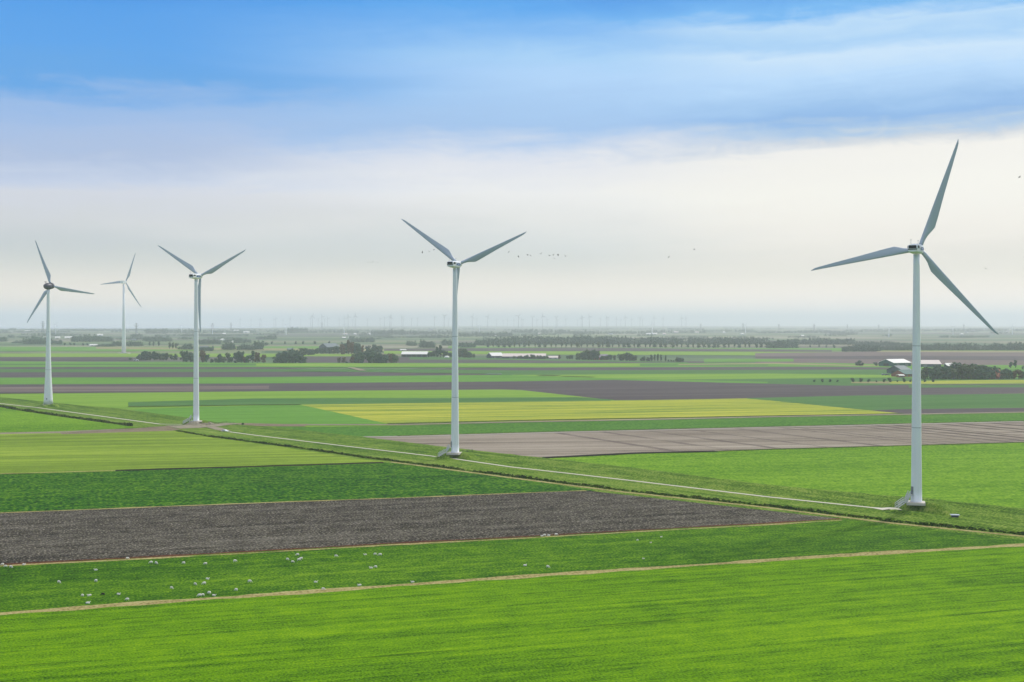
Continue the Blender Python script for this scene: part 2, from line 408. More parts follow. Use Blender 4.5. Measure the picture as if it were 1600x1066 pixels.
wm = plain('wheel_track_soil', (96, 84, 78), 0.95, 0.1)
tdir = Vector((50, -94)).normalized(); rtk = random.Random(6); xk = 870
while xk < 1830:
    a = ground(xk, float(np.interp(xk, [700, 800, 1200, 1600, 1860], [680.5, 677.5, 668, 659, 653])) + 1).xy; L_ = 0
    while L_ < 260:
        q = a + tdir * L_; qx = 800 + q.x / q.y * F; qy = HY + H / q.y * F
        if qy > np.interp(qx, [850, 1000, 1200, 1600, 1860], [716, 708.5, 702.5, 691.5, 685]): break
        L_ += 2
    for o_s in (-1.0, 1.0):
        nn = Vector((-tdir.y, tdir.x)); b = a + tdir * (L_ - 1); wd = rtk.uniform(0.4, 0.75)
        field('field_track', [a + nn * (o_s - wd), b + nn * (o_s - wd), b + nn * (o_s + wd), a + nn * (o_s + wd)], wm, world=True)
        if rtk.random() < 0.45: break
    xk += rtk.choice((24, 30, 36, 48)) if xk > 1150 else 70
# hedgy dark ditch edges
ditch_m = M['reed']


def strip(name, pts, w_, mat, label=None, **k):
    P_ = [ground(*p).xy for p in pts]; L_, R_ = [], []
    for i, p in enumerate(P_):
        d = (P_[min(i + 1, len(P_) - 1)] - P_[max(i - 1, 0)]).normalized(); nn = Vector((-d.y, d.x)) * w_ / 2
        L_.append(p + nn); R_.append(p - nn)
    return field(name, L_ + R_[::-1], mat, label, world=True, **k)


strip('farm_track', [(325, 662), (400, 663.5), (470, 664.5), (620, 664.5), (800, 660.3), (1000, 656.5), (1200, 652.2), (1600, 644.8), (XR, 640)], 6.5, M['track_grey'], 'pale farm road beyond the dike')
strip('farm_track', [(365, 663.6), (400, 664.4), (440, 665.2), (480, 665.2)], 15, M['rampsoil'])
strip('field_edge', [(560, 684), (640, 682.6), (800, 678.2), (1200, 668.6), (1600, 659.6)], 5, M['tanlight'])
strip('ditch', [(605, 663), (800, 657.8), (1200, 650.6), (1412, 647)], 5, M['reed'])
strip('ditch', [(620, 682), (800, 677), (1200, 667.5), (1600, 658.5)], 4.0, M['reed'])
strip('ditch', [(850, 716.2), (1000, 708.7), (1120, 706)], 4.5, M['darkd'])
strip('ditch', [(1120, 706), (1200, 703), (1600, 692), (XR, 685.5)], 2.4, M['reed'])
strip('ditch', [(760, 584.8), (783, 585)], 12, plain('dark_ditch_water', (40, 62, 78), 0.3, 0.5))
strip('ditch', [(843, 587), (872, 587.6)], 18, M['reed'])
strip('ditch', [(880, 588.6), (928, 590)], 9, M['reed'])
strip('ditch', [(600, 582.5), (700, 584), (782, 585)], 5, M['reed'])
strip('farm_track', [(548, 574.8), (557, 577), (567, 579.8)], 8, M['track_grey'])
strip('field_edge', [(200, 636.3), (400, 633.4), (470, 633)], 4.5, M['reed'])

# --- near side of the dike
band('pale_field', [(XL, 677), (0, 677), (100, 675), (270, 671), (330, 683), (400, 694), (600, 720)], [(XL, 750), (0, 742), (200, 737), (400, 731), (600, 725)], M['pale'], 'pale yellow-green field in front of the dike')
field('field', [(XL, 620), (0, 637), (25, 641), (100, 653), (180, 664), (222, 669), (100, 675), (XL, 681)], M['right'])
band('farm_track', [(XL, 681), (0, 677.2), (100, 675), (200, 671), (262, 668)], [(XL, 684), (0, 679.4), (100, 678), (200, 674.5), (275, 673)], M['track_grey'], 'sandy farm track crossing the dike behind the third turbine')
band('dark_green_field', [(XL, 752), (0, 742.5), (200, 737), (400, 731), (620, 723), (650, 725)], [(XL, 815), (0, 803.5), (250, 794), (600, 781), (800, 773), (930, 768)], M['beet'], 'dark green leafy crop')
band('ploughed_field', [(XL, 814), (0, 803), (250, 793.4), (400, 787.4), (600, 780.4), (800, 772.4), (915, 768)],
     [(XL, 902), (0, 883.6), (200, 873.6), (400, 863), (600, 851), (800, 841), (1000, 829.6), (1200, 819), (1315, 812)], M['plough'], 'dark ploughed field')
band('meadow', [(XL, 903), (0, 884), (200, 874), (400, 863.5), (600, 851.6), (800, 841.6), (1000, 830), (1200, 819.5), (1312, 812.4), (1400, 823), (1600, 845), (XR, 872)],
     [(XL, 985), (0, 962), (200, 947), (500, 926), (715, 910.5), (1000, 891.5), (1300, 872), (1600, 854.5), (XR, 839)], M['meadow'], 'grazed green meadow with sheep')
L1 = [(-400, 994), (0, 961), (200, 946), (500, 925.5), (715, 909.5), (1000, 890.5), (1300, 870.5), (1600, 853), (XR, 838)]
w1 = [ground(*p).xy for p in L1]
field('crop_field', w1 + [Vector((400, 300)), Vector((700, -150)), Vector((-700, -150)), Vector((-500, 150))], M['near'], 'bright green crop rows in the foreground', world=True)
strip('stubble_strip', L1, 2.7, M['track'], 'straw-coloured strip between meadow and crop', jitter=0.25)
L2 = [(-300, 905), (0, 883.8), (200, 873.6), (400, 863), (600, 851.2), (800, 841.2), (1000, 829.8), (1200, 819), (1315, 812)]
strip('field_edge', L2, 1.7, M['rededge'])
strip('field_edge', [(p[0], p[1] + 2.4) for p in L2], 1.2, M['track'])
strip('ditch', [(180, 736.6), (250, 734.4), (400, 730.2), (600, 724)], 4.2, M['darkd'])
strip('field_edge', [(0, 741.5), (180, 736.6)], 1.4, M['track'])
strip('field_edge', [(0, 803), (250, 793.2), (450, 785.6), (600, 780.4), (800, 772.4), (915, 768)], 1.4, M['track'])

# ---------------------------------------------------------------- the dike: a strip lofted along u with a cross profile in s
U, N = Vector((-0.676, 0.737)).normalized(), Vector((0.737, 0.676)).normalized()


def ts(p): return p.xy.dot(U), p.xy.dot(N)


def curve(pts, z):
    q = sorted(ts(ground(x, y, z if not callable(z) else z(x))) for x, y in pts)
    return [a for a, _ in q], [b for _, b in q]


zc_x = lambda x: float(np.interp(x, [-200, 0, 300, 420, 650, 900, 1700], [1.0, 1.0, 0.7, 1.2, 2.2, 2.8, 2.8]))
Dt, Ds = curve([(-200, 612), (10, 638), (22, 641), (100, 652.5), (212, 668), (275, 674.5), (330, 684), (400, 692.7), (484, 704), (569, 716.6), (611, 721.7), (653, 727), (800, 746.5), (969, 768), (1200, 793), (1312, 807), (1397, 817.5), (1600, 838), (1800, 862)], 0)
Pt, Ps = curve([(-200, 606), (0, 631.3), (60, 638), (250, 663.7), (317, 664.5), (360, 676), (400, 681.3), (550, 699.5), (709, 718), (800, 731.3), (1000, 754), (1200, 778), (1369, 795.5), (1410, 800), (1800, 846)], lambda x: zc_x(x) * 0.4)
Ct, Cs = curve([(-200, 603), (0, 621.5), (125, 634.5), (187, 639.5), (250, 648.5), (290, 653.5), (330, 660), (450, 670), (560, 682), (681, 697.5), (800, 711.5), (997, 733.5), (1200, 759.5), (1369, 774.5), (1445, 780), (1504, 787), (1600, 796.5), (1800, 820)], zc_x)
Zt = sorted((ts(ground(x, 700))[0], x) for x in range(-200, 1800, 50))   # t -> approx pixel x
tp = sorted((ts(ground(x, y, 0.5))[0], x) for x, y in [(-200, 606), (0, 631.3), (60, 638), (250, 663.7), (400, 681.3), (550, 699.5), (709, 718), (800, 731.3), (1000, 754), (1200, 778), (1410, 800), (1800, 846)])


def zcrest(t_): return zc_x(float(np.interp(t_, [a for a, _ in tp], [b for _, b in tp])))


#            name, base px, base z, hub px(y), yaw deg right of +Y, first blade angle, rotor radius, style
TURB = [dict(b=(1432, 784), z=3.8, hub=389.5, yaw=29, a=69.5, R=30.4, rb=1.42, rt=0.80, st='a'),
        dict(b=(711, 707), z=3.2, hub=413.5, yaw=19, a=22.5, R=29.0, rb=1.50, rt=0.78, st='a'),
        dict(b=(306.5, 657.5), z=2.4, hub=432, yaw=16, a=26, R=28.3, rb=1.50, rt=0.82, st='a'),
        dict(b=(75.5, 631.5), z=2.2, hub=447.5, yaw=15, a=109.5, R=29.2, rb=2.7, rt=0.85, st='b')]
for T in TURB:
    T['p'] = ground(*T['b'], T['z']); T['t'], T['s'] = ts(T['p'])


def dike_z(t_, s_):
    sd_, sp_, sc_ = np.interp(t_, Dt, Ds), np.interp(t_, Pt, Ps), np.interp(t_, Ct, Cs)
    zc = zcrest(t_); zp = zc * 0.4
    sc_ = max(sc_, sp_ + 2.5); sp_ = max(sp_, sd_ + 4)
    z_ = float(np.interp(s_, [sd_ - 1.2, sd_ + 0.2, sd_ + 1.6, sp_ - 1.8, sp_ + 1.8, sc_ - 0.3, sc_ + 1.8, sc_ + 3 + 4.0 * zc],
                         [0.10, 0.14, 0.75 if zc > 1 else 0.4, zp, zp + 0.03, zc, zc - 0.05, -0.15]))
    p = U * t_ + N * s_
    k = 0.0 if abs(s_ - sp_) < 1.9 or s_ < sd_ - 1 else 1.0
    z_ += k * (0.16 * mnoise.noise(Vector((p.x * 0.13, p.y * 0.13, 0))) + 0.07 * mnoise.noise(Vector((p.x * 0.5, p.y * 0.5, 4))))
    for T in TURB:
        d = math.hypot((t_ - T['t']) * 0.8, (s_ - T['s']) * (1.25 if s_ < T['s'] else 1.0))
        d += 1.3 * mnoise.noise(Vector((p.x * 0.15, p.y * 0.15, 9)))
        top = T['z'] - 0.26
        if d < 16 and top > z_:
            kk = min(1, max(0, (d - 4.2) / 5.0)); kk = kk * kk * (3 - 2 * kk)
            kk = max(kk, 1 - min(1, max(0, abs(s_ - sp_) - 1.6) / 2.2))
            z_ = z_ + (top - z_) * (1 - kk)
    return z_


tmin, tmax = ts(ground(1790, 855))[0], ts(ground(-190, 610))[0]
rows = []; tt = tmin
while tt < tmax:
    rows.append(tt); near = min(abs(tt - T['t']) for T in TURB)
    tt += 1.0 if near < 20 else (2.0 if tt < 500 else 4)
NS = 46; v = []
for a in rows:
    sd_, sc_ = np.interp(a, Dt, Ds), np.interp(a, Ct, Cs); s0, s1 = sd_ - 3.3, max(sc_ + 3 + 4.0 * zcrest(a), sd_ + 24)
    for j in range(NS):
        s_ = (s0 + (s1 - s0) * (j - 1) / (NS - 2)) if j else s0 - 2.2; p = U * a + N * s_
        v.append((p.x, p.y, E(p.x, p.y) + (dike_z(a, s_) if j else -0.15)))
LIFT = 0.6      # sits on the top field sheet
v = [(x, y, z_ + LIFT * 0.3) for x, y, z_ in v]
f = [(j * NS + i, j * NS + i + 1, (j + 1) * NS + i + 1, (j + 1) * NS + i) for j in range(len(rows) - 1) for i in range(NS - 1)]
dk = pymesh('dike', v, f, M['dike'], smooth=True); tag(dk, kind='structure', label='low grass dike carrying the turbines')
if dk.data.polygons[0].normal.z < 0: dk.data.flip_normals()


def ribbon(name, t0, t1, sfun, w_, dz, mat, label, step=2.0, kind='structure', wfun=None):
    v, f = [], []; k = int(abs(t1 - t0) / step) + 1
    for i in range(k + 1):
        a = t0 + (t1 - t0) * i / k; s_ = sfun(a); ww = wfun(a) if wfun else w_
        for j in range(4):
            ss = s_ - ww / 2 + ww * j / 3; p = U * a + N * ss; v.append((p.x, p.y, E(p.x, p.y) + dike_z(a, ss) + LIFT * 0.3 + dz))
        if i: b = (i - 1) * 4; f += [(b + j, b + j + 1, b + j + 5, b + j + 4) for j in range(3)]
    o = pymesh(name, v, f, mat)
    if o.data.polygons[0].normal.z < 0: o.data.flip_normals()
    return tag(o, kind=kind, label=label)


tpx = lambda x, y, z_=1.0: ts(ground(x, y, z_))[0]
ribbon('path', tpx(1420, 801), tpx(352, 674), lambda a: np.interp(a, Pt, Ps), 1.35, 0.10, M['concrete_path'], 'pale concrete path along the dike', wfun=lambda a: 1.35 + 2.6 * min(1, max(0, (tpx(1368, 795) - a) / 4)) * min(1, max(.15, (a - tpx(1420, 801)) / 3)))
ribbon('path', tpx(262, 664), tpx(-190, 607), lambda a: np.interp(a, Pt, Ps), 1.6, 0.10, M['concrete_path'], 'pale concrete path beyond the third turbine')
ribbon('path', tpx(345, 673), tpx(262, 664), lambda a: np.interp(a, Pt, Ps), 5.0, 0.12, M['track_grey'], 'sandy yard by the third turbine')
ribbon('farm_track', tpx(1800, 868, 0), tpx(622, 722, 0), lambda a: np.interp(a, Dt, Ds) - 2.1, 1.9, 0.03, M['track'], 'sandy track below the ditch')


def drape(name, q4, mat, label, dz=0.14, nx=40, ny=8):
    A, B, C_, D_ = [ground(*p, 0.7).xy for p in q4]; v = []
    for i in range(nx + 1):
        for j in range(ny + 1):
            p = A.lerp(B, i / nx).lerp(D_.lerp(C_, i / nx), j / ny); t_, s_ = p.dot(U), p.dot(N)
            sdd = np.interp(t_, Dt, Ds) - 3.2; z_ = dike_z(t_, s_) + LIFT * 0.3 if s_ > sdd else 0.2
            v.append((p.x, p.y, E(p.x, p.y) + max(z_, 0.2) + dz))
    m_ = ny + 1; f = [(i * m_ + j, i * m_ + j + 1, (i + 1) * m_ + j + 1, (i + 1) * m_ + j) for i in range(nx) for j in range(ny)]
    o = pymesh(name, v, f, mat)
    if o.data.polygons[0].normal.z < 0: o.data.flip_normals()
    return tag(o, kind='structure', label=label)


drape('farm_track', [(95, 674.6), (262, 665.5), (282, 671.5), (95, 677.4)], M['rampsoil'], 'bare earth ramp climbing to the dike crossing')
drape('farm_track', [(258, 664.8), (372, 661.6), (372, 663.8), (282, 670)], M['track_grey'], 'pale sandy crossing over the dike')


# growth in the ditch: irregular low wall of rushes, one mass
def reeds(t0, t1, h, name='ditch_growth'):
    rnd = random.Random(5); bm = bmesh.new(); a = t0
    while a < t1:
        s_ = np.interp(a, Dt, Ds) + rnd.uniform(-0.5, 0.9); p = U * a + N * s_; hh = h * rnd.uniform(0.5, 1.15) * (0.8 + 0.5 * mnoise.noise(Vector((a * 0.07, 0, 0))))
        z0 = E(p.x, p.y) + dike_z(a, s_)
        for q in range(3):
            an = rnd.uniform(0, 3.14); ww = rnd.uniform(0.4, 0.9); dx, dy = math.cos(an) * ww, math.sin(an) * ww
            l = rnd.uniform(-0.3, 0.3)
            bm.faces.new([bm.verts.new((p.x + q_[0] + l * q_[2], p.y + q_[1], z0 + q_[2])) for q_ in ((-dx, -dy, -0.1), (dx, dy, -0.1), (dx * 0.7, dy * 0.7, hh), (-dx * 0.4, -dy * 0.4, hh * 0.85))])
        a += rnd.uniform(0.12, 0.3)
    return tag(bmobj(name, bm, M['reed']), kind='stuff', label='dark rough growth along the ditch')


reeds(tpx(1800, 862, 0), tpx(276, 675, 0), 0.7)
reeds(tpx(205, 667, 0), tpx(-190, 612, 0), 1.5)


# ---------------------------------------------------------------- turbines
def paint(name, rgb, rough=0.45):
    m, nt = newmat(name); g = nt.n('ShaderNodeTexCoord').outputs['Object']
    c = lin(rgb); s1 = nt.noise(nt.map(g, (1.2, 1.2, 0.06)), 1, 5, 0.6)
    col = nt.mix(nt.rng(s1, 0.35, 0.75, 0, 0.22), c, tuple(q * 0.72 for q in c))
    finish(nt, col, rough, spec=0.4); return m


WHITE = paint('turbine_white_paint', (232, 236, 241)); BLADE = paint('blade_grey_paint', (176, 188, 204))
DARKN = paint('dark_nacelle_paint', (78, 76, 90)); CONC = plain('concrete', (196, 190, 180), 0.85, 0.3, 0.1, 1.5)
STEEL = plain('galvanised_steel', (196, 198, 198), 0.45, 0.5, 0.06); GRILLE = plain('grille_black', (22, 28, 34), 0.5)
BLUE = plain('emblem_blue', (34, 74, 134), 0.4); PALEB = plain('emblem_lettering_pale', (190, 210, 232), 0.4)
DOOR = plain('door_grey', (120, 126, 130), 0.5); RED = plain('lamp_red', (150, 30, 24), 0.4)


def blade_mesh(R_, r0=1.0, cmax=2.45, fat=False):
    """root at r0, span along +Z, chord along X with the trailing edge on +X, thickness along Y"""
    st = 26; m = 16; v, f = [], []
    for i in range(st + 1):
        u = i / st; z_ = r0 + (R_ - r0) * u
        if fat: ch = float(np.interp(u, [0, 0.05, 0.14, 0.35, 0.7, 0.95, 1], [1.7, 2.1, 2.7, 2.0, 1.2, 0.65, 0.2]))
        else: ch = float(np.interp(u, [0, 0.04, 0.10, 0.19, 0.28, 0.5, 0.75, 0.94, 0.985, 1], [1.15, 1.2, 1.75, cmax, cmax * 0.93, 1.68, 1.12, 0.66, 0.42, 0.12]))
        th = float(np.interp(u, [0, 0.05, 0.2, 0.5, 1], [1.15, 1.1, 0.6, 0.30, 0.05])); rd = float(np.interp(u, [0, 0.05, 0.17], [1, 0.9, 0]))
        tw = math.radians(float(np.interp(u, [0, 0.2, 0.5, 1], [14, 11, 4, 0]))) + math.radians(3)
        le = -0.58 + 0.12 * u      # leading edge stays nearly straight
        for k in range(m):
            a = 2 * math.pi * k / m; cx, cy = math.cos(a), math.sin(a)
            fx = (cx + 1) / 2; ax = le + ch * fx; ay = th / 2 * cy * (1 - 0.75 * fx * (1 - rd)) * (1 if rd else 1)
            rx, ry = 0.575 * cx, 0.575 * cy
            x_ = rd * rx + (1 - rd) * ax; y_ = rd * ry + (1 - rd) * ay * 1.2
            x2 = x_ * math.cos(tw) - y_ * math.sin(tw); y2 = x_ * math.sin(tw) + y_ * math.cos(tw)
            v.append((x2, y2 + 0.9 * u * u, z_))
    for i in range(st):
        for k in range(m):
            a = i * m + k; b = i * m + (k + 1) % m; f.append((a, b, b + m, a + m))
    f.append(tuple(range(m))[::-1]); f.append(tuple(range(st * m, st * m + m)))
    me = bpy.data.meshes.new('blade'); me.from_pydata(v, [], f); me.update(); return me


def nacelle_a():
    """long box with rounded nose: local axis +Y is forward to the rotor, origin on the tower axis at hub height"""
    secs = [(-5.2, 1.18, -0.95, 0.98), (-5.0, 1.34, -1.1, 1.12), (-2.6, 1.46, -1.2, 1.22), (-2.4, 1.62, -1.28, 1.28), (0.5, 1.70, -1.35, 1.34), (2.0, 1.55, -1.28, 1.28), (2.7, 1.2, -1.05, 1.05)]
    v, f = [], []; m = 20
    for y_, hw, zb, zt in secs:
        for k in range(m):
            a = 2 * math.pi * k / m + math.pi / m; c, s_ = math.cos(a), math.sin(a)
            e = 0.42; x_ = hw * math.copysign(abs(c) ** e, c); q = math.copysign(abs(s_) ** e, s_)
            v.append((x_, y_, (zt if q > 0 else -zb) * q))
    for i in range(len(secs) - 1):
        for k in range(m): a = i * m + k; b = i * m + (k + 1) % m; f.append((a, a + m, b + m, b))
    f.append(tuple(range(m))); f.append(tuple(range((len(secs) - 1) * m, len(secs) * m))[::-1])
    return v, f


def turbine(T, label):
    p = T['p']; z0 = p.z; D = p.y; hubz = H + (HY - T['hub']) / F * D; hh = hubz - z0
    root = empty('wind_turbine', (p.x, p.y, z0)); tag(root, label, 'wind turbine', 'large wind turbines standing on the dike')
    rb, rt = T['rb'], T['rt']; top = hh - (1.35 if T['st'] == 'a' else 1.9)
    bm = bmesh.new()
    if T['st'] == 'a': prof = [(rb * 1.05, 0.0), (rb * 1.05, 0.18), (rb, 0.2)] + [(rb + (rt - rb) * (i / 24) ** 1.0, 0.2 + (top - 0.2) * i / 24) for i in range(1, 25)]
    else: prof = [(rb, 0.0)] + [(float(np.interp(i / 24, [0, 0.1, 0.25, 0.45, 0.7, 1], [rb, rb * 0.86, rb * 0.66, rb * 0.5, rb * 0.41, rt])), top * i / 24) for i in range(1, 25)]
    lathe(bm, prof, 40); tw = bmobj('tower', bm, WHITE, root, True)
    for fr in (0.3, 0.63):     # flange rings
        r_ = float(np.interp(fr * top, [q[1] for q in prof], [q[0] for q in prof])); bm = bmesh.new()
        lathe(bm, [(r_ + 0.01, fr * top - 0.07), (r_ + 0.05, fr * top - 0.06), (r_ + 0.05, fr * top + 0.06), (r_ + 0.01, fr * top + 0.07)], 40)
        bmobj('flange', bm, plain('flange_grey', (150, 158, 160), 0.5) if 'fl' not in M else M['fl'], tw)
    # concrete pad set in the mound
    bm = bmesh.new(); box(bm, -2.6, 2.2, -2.5, 2.2, -0.7, 0.0 - 0.004, bevel=0.06)
    for vv in bm.verts: vv.co.xy = Matrix.Rotation(math.radians(-16), 2) @ vv.co.xy
    bmobj('concrete_pad', bm, CONC, root)
    # nacelle
    nac = empty('nacelle_pivot') if False else None
    R_yaw = Matrix.Rotation(-math.radians(T['yaw']), 4, 'Z')
    if T['st'] == 'a':
        v, f = nacelle_a(); v = [(x_ * 0.92, y_ * 0.95, z_ * 0.92) for x_, y_, z_ in v]; na = pymesh('nacelle', v, f, WHITE, root); na.location = (0, 0, hh); na.rotation_euler = (0, 0, -math.radians(T['yaw']))
        bm = bmesh.new(); box(bm, -0.98, 0.98, -5.05, -4.9, 0.02, 0.78, bevel=0.03)
        for i in range(6): box(bm, -0.9, 0.9, -5.09, -5.04, 0.1 + i * 0.12, 0.14 + i * 0.12)
        bmobj('rear_grille', bm, GRILLE, na)
        bm = bmesh.new(); box(bm, -1.2, 1.2, -5.04, -4.9, -0.34, -0.12); bmobj('rear_vent', bm, GRILLE, na)
        for sx in (-1, 1):
            bm = bmesh.new(); box(bm, sx * 1.35 - 0.02, sx * 1.35 + 0.02, -4.6, -2.9, 0.05, 0.75); bmobj('side_vent', bm, GRILLE, na)
            pts = [(sx * (1.59 if abs(u) < 0.6 else 1.57), -0.35 + 1.95 * u, 0.05 + 0.42 * w_) for u, w_ in [(math.cos(q), math.copysign(abs(math.sin(q)) ** 0.6, math.sin(q))) for q in [2 * math.pi * k / 20 for k in range(20)]]]
            vv = [(x_ + sx * 0.0, y_, z_) for x_, y_, z_ in pts] + [(x_ + sx * 0.03, y_, z_) for x_, y_, z_ in pts]
            ff = [tuple(range(20)), tuple(range(20, 40))[::-1]] + [(k, (k + 1) % 20, 20 + (k + 1) % 20, 20 + k) for k in range(20)]
            em = pymesh('emblem', vv, ff, BLUE, na)
            bm = bmesh.new()
            for k in range(6): box(bm, sx * 1.625 - 0.012, sx * 1.625 + 0.012, -1.25 + k * 0.30, -1.25 + k * 0.30 + 0.2, -0.07, 0.17)
            bmobj('lettering', bm, PALEB, em)
        for yy in (-4.6, -0.4):
            bm = bmesh.new(); tube(bm, (-0.5 if yy < -1 else 0.5, yy, 1.0), (-0.5 if yy < -1 else 0.5, yy, 2.35), 0.06, n=6); box(bm, -0.75 if yy < -1 else 0.25, -0.25 if yy < -1 else 0.75, yy - 0.05, yy + 0.05, 2.2, 2.3)
            bmobj('sensor_mast', bm, STEEL, na)
        bm = bmesh.new(); box(bm, -0.9, 0.9, -2.2, 1.6, 1.16, 1.32, bevel=0.05); bmobj('roof_hatch', bm, WHITE, na)
        fw = 3.9; sp = [(0.6, -1.1), (1.12, -1.05), (1.2, -0.4), (1.15, 0.3), (0.95, 0.9), (0.55, 1.35), (0.12, 1.5)]
    else:
        prof2 = [(0.25, -4.0), (0.8, -3.7), (1.35, -3.0), (1.8, -1.9), (2.0, -0.6), (2.0, 0.6), (1.85, 1.5)]
        bm = bmesh.new(); lathe(bm, prof2, 28, Matrix.Rotation(-math.pi / 2, 4, 'X')); na = bmobj('nacelle', bm, DARKN, root, True); na.location = (0, 0, hh); na.rotation_euler = (0, 0, -math.radians(T['yaw']))
        bm = bmesh.new(); tube(bm, (0, -2.2, 1.5), (0, -2.6, 2.7), 0.16, n=6); box(bm, -0.22, 0.22, -3.6, -1.7, 2.5, 2.75, bevel=0.05); bmobj('sensor_mast', bm, DARKN, na)
        fw = 2.8; sp = [(1.7, -1.1), (1.9, -0.9), (1.9, 0.2), (1.6, 1.2), (1.05, 1.9), (0.2, 2.3)]
    rot = Vector((0, 0, hh + 0.35)) + R_yaw @ Vector((0, fw, 0))
    bm = bmesh.new(); lathe(bm, sp, 28, Matrix.Rotation(-math.pi / 2, 4, 'X')); hb = bmobj('hub', bm, WHITE if T['st'] == 'a' else DARKN, root, True); hb.location = rot; hb.rotation_euler = (0, 0, -math.radians(T['yaw']))
    me = blade_mesh(T['R'], 0.9 if T['st'] == 'a' else 1.7, fat=T['st'] == 'b')
    me.materials.append(BLADE); me.polygons.foreach_set('use_smooth', [True] * len(me.polygons))
    for k in range(3):
        bl = bpy.data.objects.new('blade', me); C.collection.objects.link(bl); bl.parent = root
        bl.matrix_local = Matrix.Translation(rot) @ R_yaw @ Matrix.Rotation(math.radians(5), 4, 'X') @ Matrix.Rotation(math.radians(90 - T['a'] - 120 * k), 4, 'Y')
    # door, landing and the stair in two flights, running down to the left of the tower
    Rz = Matrix.Rotation(math.radians(200), 4, 'Z')      # local +X of the stair points left, slightly to the viewer
    if T['st'] == 'a':
        bm = bmesh.new(); box(bm, rb - 0.1, rb + 0.06, -0.45, 0.45, 2.0, 4.1, Rz, 0.02); dr = bmobj('door', bm, DOOR, root)
        bm = bmesh.new(); box(bm, rb + 0.06, rb + 0.12, 0.25, 0.31, 2.9, 3.15, Rz); bmobj('handle', bm, GRILLE, dr)

        def flight(x0, z0_, x1, z1_, wd=0.9):
            bm = bmesh.new(); k = max(3, int(abs(z1_ - z0_) / 0.2))
            for i in range(k):
                u = (i + 0.5) / k; xx, zz = x0 + (x1 - x0) * u, z0_ + (z1_ - z0_) * u; box(bm, xx - 0.16, xx + 0.16, -wd / 2, wd / 2, zz - 0.03, zz + 0.02, Rz)
            for sy in (-1, 1): tube(bm, Rz @ Vector((x0, sy * wd / 2, z0_ - 0.06)), Rz @ Vector((x1, sy * wd / 2, z1_ - 0.06)), 0.13, n=6)
            s_o = bmobj('staircase', bm, STEEL, root)
            for sy in (-1, 1):
                bm = bmesh.new()
                for hgt in (0.55, 1.05): tube(bm, Rz @ Vector((x0, sy * wd / 2, z0_ + hgt)), Rz @ Vector((x1, sy * wd / 2, z1_ + hgt)), 0.075, n=6)
                for i in range(4):
                    u = i / 3; q = Vector((x0 + (x1 - x0) * u, sy * wd / 2, z0_ + (z1_ - z0_) * u)); tube(bm, Rz @ q, Rz @ (q + Vector((0, 0, 1.05))), 0.05, n=6)
                bmobj('handrail', bm, STEEL, s_o)
        flight(rb + 0.9, 2.0, rb + 2.0, 0.05)
        flight(rb + 2.3, 0.25, rb + 4.9, -1.15, 1.3)
        bm = bmesh.new(); box(bm, rb - 0.05, rb + 0.95, -0.6, 0.6, 1.92, 2.0, Rz); tube(bm, Rz @ Vector((rb + 0.85, 0.55, 0)), Rz @ Vector((rb + 0.85, 0.55, 3.0)), 0.05, n=6); tube(bm, Rz @ Vector((rb + 0.85, -0.55, 0)), Rz @ Vector((rb + 0.85, -0.55, 3.0)), 0.05, n=6)
        bmobj('landing', bm, STEEL, root)
    else:
        bm = bmesh.new(); box(bm, -0.28, 0.28, -rb * 0.965 - 0.06, -rb * 0.9, 2.9, 3.5, bevel=0.05); bmobj('hatch', bm, GRILLE, root)
        bm = bmesh.new(); box(bm, -0.9, 0.9, -5.6, -5.0, -0.9, -0.35, bevel=0.04); bmobj('step', bm, CONC, root)
    return root


M['fl'] = plain('flange_grey', (150, 158, 160), 0.5)
turbine(TURB[0], 'nearest white wind turbine at the right, rotor facing away')
turbine(TURB[1], 'white wind turbine before the tan and yellow fields, blades forming a wide V')
turbine(TURB[2], 'white wind turbine by the crossing of dike path and sandy farm track')
turbine(TURB[3], 'leftmost turbine with flared tower base and dark egg-shaped nacelle')

# ---------------------------------------------------------------- tall turbine standing far off among the fields, and the small ones beyond
def simple_turbine(name, base, hub_py, Rpx, angs, yaw, label, group, cat='wind turbine', rb=None, mat=WHITE, bmat=BLADE, detail=True, cx=1.0):
    D = base.y; hubz = H + (HY - hub_py) / F * D; hh = hubz - base.z; Rr = Rpx / F * D; rb = rb or hh * 0.027
    root = empty(name, base); tag(root, label, cat, group)
    bm = bmesh.new(); lathe(bm, [(rb, 0), (rb * 0.82, hh * 0.15), (rb * 0.66, hh * 0.4), (rb * 0.45, hh * 0.97)], 16 if detail else 6); bmobj('tower', bm, mat, root, True)
    Ry = Matrix.Rotation(-math.radians(yaw), 4, 'Z'); s_ = hh / 80
    bm = bmesh.new(); box(bm, -1.7 * s_, 1.7 * s_, -4.5 * s_, 2.2 * s_, -1.6 * s_, 1.6 * s_, bevel=0.4 * s_)
    for vv in bm.verts: vv.co = Ry @ vv.co + Vector((0, 0, hh))
    bmobj('nacelle', bm, mat, root)
    rot = Vector((0, 0, hh)) + Ry @ Vector((0, 3.4 * s_, 0))
    bm = bmesh.new(); lathe(bm, [(1.2 * s_, -1.2 * s_), (1.5 * s_, 0), (0.9 * s_, 1.3 * s_), (0.1, 1.8 * s_)], 10, Matrix.Translation(rot) @ Ry @ Matrix.Rotation(-math.pi / 2, 4, 'X')); bmobj('hub', bm, mat, root)
    me = blade_mesh(30 if detail else 30, 1.2)
    me.materials.append(bmat)
    for a in angs:
        bl = bpy.data.objects.new('blade', me); C.collection.objects.link(bl); bl.parent = root
        bl.matrix_local = Matrix.Translation(rot) @ Ry @ Matrix.Rotation(math.radians(90 - a), 4, 'Y') @ Matrix.Diagonal((Rr / 30 * cx, Rr / 30 * cx, Rr / 30, 1))
    return root


